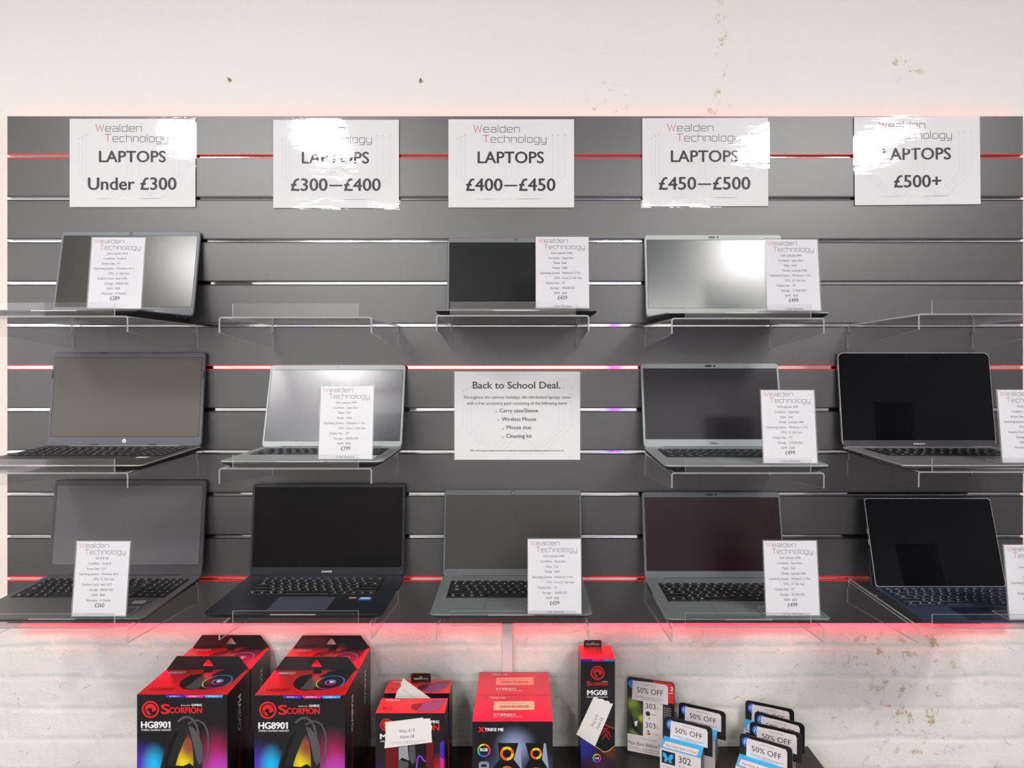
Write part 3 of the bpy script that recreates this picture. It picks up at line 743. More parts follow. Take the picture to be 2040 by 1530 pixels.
def price_sign(price, wl, pr, lt, cp):
    """pr: price left/right u, lt: LAPTOPS left/right u and cap v0 v1, cp: price cap v0 v1, wl: left u and cap v of the logo"""
    def draw(b, F, P, k):
        x, z = P(wl[0], wl[1]); techno(b, F, 'Wealden', x, z, 91*k, 14*k, 0.0014, 0.0001)
        x, z = P(wl[0]+18, wl[1]+20.5); techno(b, F, 'Technology', x, z, 126*k, 14.5*k, 0.0014, 0.0001)
        x, z = P((lt[0]+lt[1])/2, lt[3]); b.text(F, 'LAPTOPS', x, z, (lt[3]-lt[2])*k, M_INK, width=(lt[1]-lt[0])*k, bold=0.018, h=0.0001)
        x, z = P((pr[0]+pr[1])/2, cp[1]); w = (pr[1]-pr[0])*k; cap = (cp[1]-cp[0])*k
        if '—' in price:
            p1, p2 = price.split('—')
            b.text(F, p1, x-w/2, z, cap, M_INK, width=w*0.405, bold=0.018, h=0.0001, align='L'); b.text(F, p2, x+w/2, z, cap, M_INK, width=w*0.405, bold=0.018, h=0.0001, align='R')
            b.flat(F, [(x-w*0.074, z+cap*0.36), (x+w*0.074, z+cap*0.36), (x+w*0.074, z+cap*0.49), (x-w*0.074, z+cap*0.49)], M_INK, 0.0001)
        else: b.text(F, price, x, z, cap, M_INK, width=w, bold=0.018, h=0.0001)
    return draw
sheet(138, 390, 237, 412, 'laminated sign reading laptops under 300 pounds', price_sign('Under £300', (191, 262), (176, 351), (198, 330, 301, 323), (354, 378)), seed=1)
sheet(545, 794, 239, 414, 'laminated sign reading laptops 300 to 400 pounds', price_sign('£300—£400', (596, 264), (580, 758), (602, 735, 303, 325.5), (356, 380)), seed=2)
sheet(894, 1143, 238, 413, 'laminated sign reading laptops 400 to 450 pounds', price_sign('£400—£450', (944, 263.5), (929, 1106), (952, 1083, 302.5, 325), (356, 380)), seed=3)
sheet(1279, 1531, 235, 411, 'laminated sign reading laptops 450 to 500 pounds', price_sign('£450—£500', (1330, 261), (1313, 1494), (1337, 1470, 300, 322.5), (353, 377.5)), rot=-0.003, seed=4)
sheet(1699, 1956, 232, 408, 'laminated sign reading laptops 500 pounds plus', price_sign('£500+', (1752, 256), (1781, 1874), (1759, 1894, 295, 318), (349, 373)), rot=-0.010, seed=5)
def school(b, F, P, k):
    def line(t, u0, u1, v0, v1, bold, m=M_INK):
        x, z = P((u0+u1)/2, v1); b.text(F, t, x, z, (v1-v0)*k, m, width=(u1-u0)*k, bold=bold, h=0.0001)
    line('Back to School Deal.', 942, 1116, 760.5, 774, 0.018)
    line('Throughout the summer holidays. All refurbished laptops come', 923, 1136.5, 788.5, 794, 0.008)
    line('with a free accessory pack consisting of the following items', 930, 1129.5, 800.5, 806, 0.008)
    for t, u0, u1, v in (('Carry case/Sleeve', 995.5, 1072, 821.5), ('Wireless Mouse', 999.5, 1068, 838.5), ('Mouse mat', 1009.5, 1058.5, 855), ('Cleaning kit', 1008.5, 1059.5, 872)):
        line(t, u0, u1, v-7.3, v, 0.012)
        x, z = P(u0-7, v-1); b.disc(F, (x, z), 0.0013, M_INK, 0.0001, 10)
    line('Offer valid through to August 31st subject to availability. Selection includes all items on the shelf to the left only.', 936, 1124, 896, 899, 0.004)
sheet(907, 1154, 741, 915, 'laminated notice headed Back to School Deal below the red insert', school, seed=6)

# ------------------------------------------------------------------ price cards in acrylic holders
def price_card(rc, x, vb, label, lines, price, foot, yaw=0.0, yb=-0.262, H=0.1445):
    """an L-shaped acrylic holder standing on a laptop's palm rest, leaning back"""
    yf, z0, tilt, tf, sl = deck[rc]
    tl = tilt + math.atan(sl)                      # lie along the palm rest
    zd = z0 + tf + (yb-yf)*math.tan(tl) + 0.0016
    e = empty('price_card_holder', label, 'price card holder', (x, yb, zd), (tl, 0, yaw), group='price cards on the laptops')
    lean = math.radians(6.0) + tl; T = Matrix.Rotation(-lean, 4, 'X')
    w = 0.105
    b = MB(); ed = [M_EDGE, M_EDGE, M_ACR, M_ACR, M_EDGE, M_EDGE]
    b.box((-w/2-0.0015, -0.0012, 0.0), (w/2+0.0015, 0.0002, H+0.002), ed, T)
    b.box((-w/2-0.0015, 0.0012, 0.0), (w/2+0.0015, 0.0026, H+0.002), ed, T)
    b.build('acrylic_upright', e)
    MB().box((-w/2-0.0015, 0.0, -0.0008), (w/2+0.0015, 0.046, 0.0012), [M_EDGE]*4+[M_ACR, M_ACR]).build('acrylic_foot', e)
    MB().box((-w/2, 0.0004, 0.0015), (w/2, 0.0009, H), M_PAPER, T).build('card', e)
    b = MB(); F = lambda a, c, h=0.0: T @ Vector((a, 0.0003 - h, c))
    techno(b, F, 'Wealden', -w/2+0.005, H*0.918, 0.058, 0.0085, 0.0008, 0.0)
    techno(b, F, 'Technology', -w/2+0.0165, H*0.828, 0.080, 0.0092, 0.0008, 0.0)
    ls = 0.0043
    for i, t in enumerate(lines):
        z = H*(1-0.227-0.0697*i) - ls/2
        if isinstance(t, str): b.text(F, t, -0.001, z, ls, M_GREYINK, k=0.88, bold=0.006)
        else:
            b.text(F, t[0], -0.0045, z, ls, M_GREYINK, k=0.86, align='R', bold=0.006)
            if t[1]: b.text(F, t[1], -0.0005, z, ls, M_GREYINK, k=0.86, align='L', bold=0.006)
    if price: b.text(F, price, 0.0, H*0.124, 0.0075, M_INK, k=0.88, bold=0.01)
    if foot: b.text(F, foot, 0.0, H*0.02, 0.0042, M_GREYINK, k=0.86, bold=0.006)
    b.build('lettering', e)
    return e
def dell(store, model, cpu): return ['Dell Latitude 3440', ('Condition:', 'Open Box'), ('Make:', 'Dell'), ('Model:', model), ('Operating System:', 'Windows 11 Pro'), ('CPU:', cpu), ('Display Size :', '14"'), ('Storage :', store), ('RAM:', '8GB')]
price_card((0,0), -0.785, 618, 'white price card reading 289 pounds on the top row', ['Dell Latitude 3410', ('Condition:', 'Grade A'), ('Screen Size:', '14"'), ('Operating System:', 'Windows 10/11'), ('CPU:', 'i5 10th Gen'), ('Graphics Card:', 'Intel UHD'), ('Storage:', '240GB SSD'), ('RAM:', '8GB'), ('Warranty:', '12 Months')], '£289', None)
price_card((0,2), 0.0955, 614, 'white price card reading 439 pounds above the school deal notice', dell('256GB SSD', '3440', 'Core i3 12th Gen'), '£439', '1 Year Warranty')
price_card((0,3), 0.550, 617, 'white 499 pound card beside the bright pale screen', dell('512GB SSD', 'Latitude 3440', 'i3 13th Gen'), '£499', '2 Year Warranty')
price_card((1,1), -0.331, 909, 'white price card reading 399 pounds', dell('128GB SSD', '3440', 'Core i3 12th Gen'), '£399', '1 Year Warranty')
price_card((1,3), 0.543, 919, 'white 499 pound card in the middle row, covering a dark screen corner', dell('512GB SSD', 'Latitude 3440', 'i3 13th Gen'), '£499', '3 Year Warranty')
price_card((1,4), 1.0125, 916, 'white price card at the frame edge beside the silver rimmed black screen', ['Macbook Pro', ('Condition:', ''), ('Screen Size:', ''), ('Operating System:', ''), ('CPU:', ''), ('Graphics Card:', ''), ('Storage:', ''), ('RAM:', ''), ('Warranty:', '')], None, None)
price_card((2,0), -0.815, 1222, 'white price card reading 260 pounds', ['HP 250 G8', ('Condition:', 'Grade B'), ('Screen Size:', '15.6"'), ('Operating System:', 'Windows 10/11'), ('CPU:', 'i5 10th Gen'), ('Graphics Card:', 'Intel UHD'), ('Storage:', '500GB SSD'), ('RAM:', '8GB'), ('Warranty:', '12 Months')], '£260', None)
price_card((2,2), 0.080, 1220, 'white 439 pound card in the lowest row over the speaker boxes', dell('256GB SSD', '3440', 'Core i5 12th Gen'), '£439', '1 Year Warranty')
price_card((2,3), 0.548, 1220, 'white 499 pound card in the lowest row over the ink packs', dell('512GB SSD', 'Latitude 3440', 'i3 13th Gen'), '£499', '2 Year Warranty')
price_card((2,4), 1.026, 1225, 'white price card at the frame edge on the navy tablet keyboard', ['Dell XPS', ('Condition:', ''), ('Make:', ''), ('Model:', ''), ('Operating System:', ''), ('CPU:', ''), ('Display Size :', ''), ('Storage :', ''), ('RAM:', '')], None, None)

# ------------------------------------------------------------------ the black table and the boxed goods on it
TZ = -0.917
M_TABLE = mat('black_table', (30, 29, 30), rough=0.4)
e = empty('display_table', 'black table against the wall carrying the boxed accessories', 'table', (-0.037, -0.3, FLOOR_Z))
MB().box((-0.748, -0.3, TZ-FLOOR_Z-0.03), (0.749, 0.343, TZ-FLOOR_Z), M_TABLE).build('table_top', e)
for sx in (-1, 1):
    for y in (-0.27, 0.31):
        MB().box((sx*0.72-0.02, y-0.02, 0), (sx*0.72+0.02, y+0.02, TZ-FLOOR_Z-0.03), M_TABLE).build('leg', e)

PUR, MAG, BLU = mat('purple_ink', (72, 40, 190), rough=0.4), mat('magenta_ink', (214, 40, 160), rough=0.4), mat('blue_ink', (70, 150, 226), rough=0.4)
def emblem(b, F, c, r, m, dark, h):
    b.ring(F, c, r*0.80, r, m, h, 36)
    b.disc(F, c, r*0.66, m, h, 28)
    b.flat(F, [(c[0]+x*r, c[1]+z*r) for x, z in ((.06,-.72),(-.12,-.3),(-.30,-.12),(-.42,-.2),(-.30,.1),(.05,.2),(.22,-.02),(.14,-.2),(.34,-.3),(.62,-.1),(.55,-.45))], dark, h+0.0001)
    b.flat(F, [(c[0]+x*r, c[1]+z*r) for x, z in ((-.62,.1),(-.5,-.35),(-.36,-.5),(-.42,-.25),(-.5,0))], dark, h+0.0001)
def rel(o): 
    """turn world points into the local frame of an unrotated thing at location o"""
    return Vector(o)
def pix_front(y, o):
    """frame whose coordinates are photo pixels on the world plane y, as local points of a thing at o"""
    o = Vector(o); return lambda u, v, h=0.0: at(u, v, y) - o + Vector((0, -h, 0))
def pix_top(z, o):
    o = Vector(o); return lambda u, v, h=0.0: atz(u, v, z) - o + Vector((0, 0, h))
class Flip:
    """text helper for pixel frames (v grows downwards)"""
    def __init__(s, F): s.F = F
    def __call__(s, a, b, h=0.0): return s.F(a, -b, h)

def carton(e, w, d, h, mf, ms, mt, name='carton'):
    """closed carton on its base: front, sides/back, top materials"""
    b = MB(); b.box((-w/2, -d/2, 0), (w/2, d/2, h), [ms, ms, mf, ms, ms, mt])
    return b.build(name, e)
def hang_tab_euro(e, cx, y, z, w, h, m):
    """black hanging tab with a slot cut in it"""
    b = MB(); t = 0.0006
    hole = [(-w*0.36, h*0.30), (-w*0.36, h*0.48), (-w*0.1, h*0.48), (-w*0.06, h*0.68), (w*0.06, h*0.68), (w*0.1, h*0.48), (w*0.36, h*0.48), (w*0.36, h*0.30)]
    # frame pieces around the hole
    P = [[(-w/2, 0), (w/2, 0), (w/2, h*0.30), (-w/2, h*0.30)], [(-w/2, h*0.30), (-w*0.36, h*0.30), (-w*0.36, h*0.48), (-w/2, h*0.48)],
         [(w*0.36, h*0.30), (w/2, h*0.30), (w/2, h*0.48), (w*0.36, h*0.48)],
         [(-w/2, h*0.48), (-w*0.1, h*0.48), (-w*0.06, h*0.68), (w*0.06, h*0.68), (w*0.1, h*0.48), (w/2, h*0.48), (w/2, h*0.85), (w*0.42, h), (-w*0.42, h), (-w/2, h*0.85)]]
    for p in P: b.prism([(cx+a, z+c) for a, c in p], y-t, y+t, m, 'y')
    return b.build('hanging_tab', e)

# --- headset boxes
HS_W, HS_D, HS_H = 0.1865, 0.112, 0.2475
hs_o = ((273-UX)/965.0 + CX + HS_W/2, -0.196 + HS_D/2, TZ)
HYF = hs_o[1] - HS_D/2
def hz(cy): return HS_H - (cy-775)*2.032e-4
def hx(cx): return (cx-627)*2.032e-4
M_HSF = glow_print('headset_box_art', (24, 23, 25), [(hx(200), hz(1560), 0.07, 0.075, (84, 50, 200)), (hx(340), hz(1500), 0.032, 0.055, (20, 190, 240)),
        (hx(640), hz(1480), 0.04, 0.06, (238, 216, 30)), (hx(960), hz(1430), 0.05, 0.075, (170, 30, 90)), (hx(1000), hz(1540), 0.05, 0.05, (190, 70, 190)), (hx(700), hz(1300), 0.03, 0.04, (150, 70, 50))])
M_HEAD = mat('headset_black', (34, 34, 36), rough=0.4); M_HEAD2 = mat('headset_grey', (84, 84, 86), rough=0.4); M_HEAD3 = mat('headset_dark', (14, 14, 15), rough=0.4)
def headset_box(label):
    e = empty('headset_box', label, 'headset box', hs_o, group='boxed gaming headsets')
    carton(e, HS_W, HS_D, HS_H, M_HSF, M_BLACKCARD, M_RED)
    F = front_frame(-HS_D/2)
    G = lambda cx, cy, h=0.0: F(hx(cx), hz(cy), h)
    b = MB()
    for (x0, x1, m) in ((455, 648, PUR), (648, 845, MAG), (845, 1040, BLU)):
        b.flat(G, [(x0+18, 806), (x1-8, 806), (x1+8, 778), (x0, 778)], m, 0.0003)
        b.text(F, 'REVERB 7.1', hx((x0+x1)/2), hz(797), 0.0022, M_WHITEINK, bold=0.02, h=0.0005, width=0.022)
    b.build('feature_strip', e)
    b = MB(); emblem(b, F, (hx(305), hz(925)), 0.0178, M_RED, M_BLACKCARD, 0.0003); b.build('emblem', e)
    b = MB()
    b.text(F, 'S', hx(415), hz(968), 0.0190, M_RED, bold=0.03, h=0.0003, align='L', width=0.0165)
    b.text(F, 'CORPION', hx(498), hz(962), 0.0118, M_RED, bold=0.035, h=0.0003, align='L', width=0.0670)
    b.text(F, 'BORN FOR', hx(615), hz(890), 0.0022, M_WHITEINK, bold=0.01, h=0.0003, align='L', width=0.019)
    b.text(F, 'GAMING', hx(722), hz(892), 0.0048, M_WHITEINK, bold=0.03, h=0.0003, align='L', width=0.0215)
    b.text(F, 'HG8901', hx(212), hz(1113), 0.0130, M_WHITEINK, bold=0.04, h=0.0003, align='L', width=0.0595)
    b.flat(F, [(hx(212)+0.0545, hz(1113)+0.0098), (hx(212)+0.0575, hz(1113)+0.0098), (hx(212)+0.0575, hz(1113)+0.0130), (hx(212)+0.0562, hz(1113)+0.0130)], M_WHITEINK, 0.0004)
    b.text(F, 'STEREO GAMING HEADSET', hx(212), hz(1143), 0.0036, M_WHITEINK, bold=0.015, h=0.0003, align='L', width=0.0625)
    b.build('lettering', e)
    # printed picture of the headset
    b = MB()
    band = [(395,1560),(415,1480),(440,1380),(490,1220),(540,1130),(600,1092),(650,1085),(720,1120),(770,1180),(815,1260),(835,1400),(830,1530),(800,1650),(760,1650),(745,1560),(740,1400),(735,1330),(722,1240),(690,1160),(650,1240),(590,1390),(560,1490),(545,1560)]
    b.flat(G, band, M_HEAD, 0.0003)
    b.flat(G, [(690,1090),(740,1110),(800,1190),(835,1290),(838,1440),(800,1490),(770,1420),(745,1300),(715,1180)], M_HEAD2, 0.0004)
    b.stroke(G, [(590,1045),(640,1008),(690,1000),(740,1030),(775,1090),(792,1160),(790,1235)], 22, M_HEAD2, 0.0005)
    b.stroke(G, [(690,1070),(740,1040),(790,1035),(845,1065),(880,1130),(897,1220),(893,1340),(878,1460)], 18, M_HEAD2, 0.0007)
    b.flat(G, [(500,1240),(560,1150),(610,1120),(560,1230),(520,1330),(490,1440),(470,1500),(440,1480)], M_HEAD3, 0.0004)
    b.flat(G, [(395,1560),(430,1505),(520,1490),(640,1500),(700,1470),(740,1500),(760,1650),(640,1800),(470,1830),(400,1700)], M_HEAD3, 0.0005)
    b.ring(F, (hx(560), hz(1680)), 0.016, 0.018, BLU, 0.0006)
    b.build('headset_picture', e)
    # red lid print, drawn as it lies on the top face
    FT = Fr((-HS_W/2, -HS_D/2, HS_H), (1,0,0), (0,1,0))
    tz = TZ + HS_H; o = Vector(hs_o)
    G2 = lambda cx, cy, h=0.0: atz(240+cx/5.1, 1230+cy/5.1, tz) - o + Vector((0, 0, h))
    b = MB()
    b.flat(G2, [(600,700),(640,728),(720,738),(770,728),(830,735),(950,725),(1050,705),(1130,660),(1185,615),(1240,560),(1285,528),(1110,524),(1010,545),(960,572),(920,575),(945,522),(870,520),(830,570),(720,585),(650,618),(605,660)], M_HEAD, 0.0004)
    b.flat(G2, [(700,690),(650,715),(720,732),(790,722),(830,690),(900,600),(860,590),(780,620)], M_HEAD2, 0.0005)
    c = G2(985, 655); FTL = lambda a, bb, h=0.0: Vector((c.x+a, c.y+bb, HS_H+h))
    b.ring(FTL, (0, 0), 0.0275, 0.0300, BLU, 0.0006, 30, -0.6, 2.4); b.ring(FTL, (0, 0), 0.0275, 0.0300, mat('lime_ink', (190, 220, 60), rough=0.4), 0.0006, 20, 2.4, 4.0); b.ring(FTL, (0, 0), 0.0275, 0.0300, MAG, 0.0006, 20, 4.0, 5.7)
    b.ring(FTL, (0, 0), 0.008, 0.0120, BLU, 0.0006, 24, 0, 3.2); b.ring(FTL, (0, 0), 0.008, 0.0120, MAG, 0.0006, 24, 3.2, 6.2); b.disc(FTL, (0.002, 0.002), 0.005, M_WHITEINK, 0.0006, 12)
    b.build('lid_picture', e)
    b = MB()
    b.text(FT, 'HG8901', 0.016, 0.016, 0.0115, M_DARKRED, bold=0.02, h=0.0004, align='L', width=0.046, slant=0.1)
    b.text(FT, 'MARVO', 0.014, 0.090, 0.0105, M_WHITEINK, bold=0.02, h=0.0004, align='L', width=0.036, slant=0.1)
    FS = Fr((HS_W/2, HS_D/2, 0), (0,0,-1), (0,1,0)); FS = Fr((HS_W/2, -0.006, HS_H-0.03), (0,0,-1), (0,1,0))
    b.text(FS, 'MARVO', 0.0, 0.0, 0.014, M_WHITEINK, bold=0.02, h=0.0004, align='L', width=0.075)
    b.build('lid_lettering', e)
    b = MB(); FS2 = Fr((HS_W/2, 0.0, HS_H-0.16), (0,1,0), (0,0,1))
    b.flat(FS2, [(-0.006,0.05),(0.006,0.055),(0.008,0.02),(0.004,-0.03),(0.006,-0.08),(-0.004,-0.085),(-0.007,-0.03),(-0.003,0.01)], M_DARKRED, 0.0004)
    b.build('side_print', e)
    # folded hanging flap with a triangular hole, standing at the back edge of the lid
    b = MB(); y = HS_D/2 - 0.0015; t = 0.0007; fh = 0.0300; wb, wt = HS_W*0.495, HS_W*0.375
    hb, ht, hw_ = 0.008, 0.0225, 0.0125
    P = [[(-wb, 0), (wb, 0), (wb-(wb-wt)*hb/fh, hb), (-wb+(wb-wt)*hb/fh, hb)],
         [(-wb+(wb-wt)*hb/fh, hb), (-hw_, hb), (-0.002, ht), (-wt-(wb-wt)*(fh-ht)/fh, ht)],
         [(hw_, hb), (wb-(wb-wt)*hb/fh, hb), (wt+(wb-wt)*(fh-ht)/fh, ht), (0.002, ht)],
         [(-wt-(wb-wt)*(fh-ht)/fh, ht), (wt+(wb-wt)*(fh-ht)/fh, ht), (wt, fh), (-wt, fh)]]
    for p in P: b.prism([(a, HS_H+c) for a, c in p], y-t, y+t, M_BLACKCARD, 'y', mside=M_BLACKCARD)
    b.build('hanging_flap', e)
    return e
h1 = headset_box('black and red headset box at the table end, in front of its twin')
for (dx, dy, lab) in ((0.001, HS_D+0.001, 'black and red headset box behind the one at the table end'),
                      (0.2435, -0.003, 'front headset box beside the computer mouse box'),
                      (0.2435, HS_D-0.001, 'rear headset box by the wall, behind the one beside the mouse box')):
    c = copy_tree(h1); c.location = (hs_o[0]+dx, hs_o[1]+dy, TZ); c['label'] = lab

# --- mouse boxes
MW, MD, MH = 0.1476, 0.062, 0.186
MYF = -0.153
mo = ((748-UX)/935.0 + CX + MW/2, MYF + MD/2, TZ)
M_MOUSEF = glow_print('mouse_box_art', (26, 22, 25), [(-0.07, 0.01, 0.035, 0.08, (90, 40, 170)), (0.06, 0.05, 0.03, 0.06, (200, 40, 40)), (0.07, -0.01, 0.04, 0.05, (220, 40, 90))])
M_BLUEPIC = mat('picture_blue_grey', (74, 78, 124), rough=0.35)
def mouse_box(label, loc):
    e = empty('mouse_box', label, 'mouse box', loc, group='boxed computer mice')
    carton(e, MW, MD, MH, M_MOUSEF, M_BLACKCARD, M_RED)
    F = front_frame(-MD/2); k = 1/935.0
    X = lambda cx: (730+cx/5.368-817)*k; Z = lambda cy: MH - (1290+cy/5.368-1419.5)*k
    b = MB(); emblem(b, F, (X(215), Z(820)), 0.0138, M_RED, M_BLACKCARD, 0.0003); b.build('emblem', e)
    b = MB()
    b.text(F, 'SCORPION', X(300), Z(880), 0.0125, M_RED, bold=0.03, h=0.0003, align='L', width=X(778)-X(300))
    b.text(F, 'GAMING', X(640), Z(802), 0.0062, M_WHITEINK, bold=0.03, h=0.0003, align='L', width=X(778)-X(640))
    b.text(F, 'M112', X(148), Z(970), 0.0105, M_WHITEINK, bold=0.04, h=0.0003, align='L', width=0.045)
    b.text(F, 'GAMING MOUSE', X(150), Z(1003), 0.0034, M_WHITEINK, bold=0.02, h=0.0003, align='L', width=0.05)
    FT = Fr((-MW/2, -MD/2, MH), (1,0,0), (0,1,0))
    b.text(FT, 'M112', 0.011, 0.013, 0.011, M_DARKRED, bold=0.02, h=0.0004, align='L', width=0.021, slant=0.1)
    b.text(FT, 'MARVO', 0.011, 0.049, 0.007, M_WHITEINK, bold=0.02, h=0.0004, align='L', width=0.031)
    b.build('lettering', e)
    b = MB()
    G = lambda cx, cy, h=0.0: F(X(cx), Z(cy), h)
    b.flat(G, [(205,1000),(720,1000),(720,1570),(205,1570)], mat('maroon_print', (104, 22, 24), rough=0.35), 0.0003)
    b.flat(G, [(335,1020),(640,1020),(640,1560),(335,1560)], M_HEAD3, 0.0004)
    b.flat(G, [(345,1060),(440,1040),(455,1200),(380,1170),(345,1200)], mat('silver_print', (160, 158, 162), rough=0.3), 0.0005)
    b.flat(G, [(455,1050),(520,1040),(530,1200),(490,1240),(460,1190)], M_HEAD2, 0.0005)
    b.flat(G, [(340,1190),(450,1220),(440,1330),(340,1330)], M_HEAD2, 0.0005)
    b.stroke(G, [(535,1288),(545,1180),(565,1150),(590,1160),(605,1190),(630,1210)], 16, mat('violet_print', (140, 70, 220), rough=0.35), 0.0006)
    b.flat(G, [(785,1010),(830,985),(830,1190),(785,1160)], PUR, 0.0004); b.flat(G, [(785,1160),(830,1190),(830,1400),(785,1400)], MAG, 0.0004)
    b.build('mouse_picture', e); b = MB()
    b.flat(FT, [(0.072,0.036),(0.072,0.020),(0.085,0.010),(0.105,0.004),(0.125,0.008),(0.137,0.026),(0.142,0.048),(0.146,0.058),(0.120,0.054),(0.105,0.050),(0.098,0.042)], M_BLUEPIC, 0.0004)
    b.flat(FT, [(0.072,0.020),(0.085,0.010),(0.092,0.024),(0.094,0.040),(0.080,0.038),(0.072,0.032)], M_HEAD3, 0.0005)
    b.build('lid_picture', e)
    return e
mA = mouse_box('red and black mouse box with a torn was 15 now 8 card on its front', mo)
m_rear = (mo[0]+0.0005, mo[1]+MD+0.022, TZ)
mB = mouse_box('rear mouse box behind the one with the price card', m_rear)
M_TORN = mat('torn_card', (238, 234, 228), rough=0.75)
def price_slip(e, F, pts, O2, U, V, lines, name='price_slip', th=0.0012, sub=True):
    b = MB(); n = len(pts)
    v = [F(a, c, 0.0004) for a, c in pts] + [F(a, c, 0.0004+th) for a, c in pts]
    b.add(v, [tuple(range(n))[::-1], tuple(range(n, 2*n))] + [(i, (i+1) % n, n+(i+1) % n, n+i) for i in range(n)], M_TORN)
    s = b.build(name, e)
    b = MB()
    F2 = lambda a, c, h=0.0: F(O2[0]+U[0]*a+V[0]*c, O2[1]+U[1]*a+V[1]*c, 0.0004+th+0.0002+h)
    for (t, x, z, cap, w, m) in lines: b.text(F2, t, x, z, cap, m, width=w)
    b.build('lettering', s)
    return s
Fm = front_frame(-MD/2)
mx = lambda u: (u-817)/935.0
mz = lambda v: MH - (v-1419.5)/935.0
ca, sa = math.cos(0.085), math.sin(0.085)
price_slip(mA, Fm, [(mx(u), mz(v)) for u, v in ((766,1488.5),(767,1478),(769,1465),(768,1450),(767.5,1437),(795,1434),(822,1430.5),(843,1428),(843,1430.5),(857,1429.5),(859,1441),(861,1447),(859.5,1455),(860,1466),(861,1476.5),(835,1480),(800,1484.5))],
           (mx(811), mz(1457)), (ca, sa), (-sa, ca),
           [('Was £15', 0, 0.0005, 0.0068, 0.034, M_GREYINK), ('Now £8', 0, -0.0120, 0.0068, 0.030, M_GREYINK), ('01435 408 405   sales@wealdentechnology.co.uk', 0.002, -0.0205, 0.0016, 0.072, M_GREYINK), ('www.wealdentechnology.co.uk', 0.004, -0.0245, 0.0016, 0.046, M_GREYINK)])
Fr_ = front_frame(-MD/2)
price_slip(mB, Fr_, [(-0.055, 0.150), (0.035, 0.150), (0.036, 0.172), (-0.022, 0.214), (-0.030, 0.221), (-0.036, 0.209), (-0.035, 0.203), (-0.045, 0.190), (-0.047, 0.182)],
           (-0.02, 0.182), (0.8, -0.6), (0.6, 0.8), [('w wealdentechnology.co.uk', 0, 0.004, 0.0016, 0.035, M_GREYINK)])
p = at(836, 1361, m_rear[1])
hang_tab_euro(mB, p.x-m_rear[0], 0.02, MH, 0.046, 0.021, M_BLACKCARD)

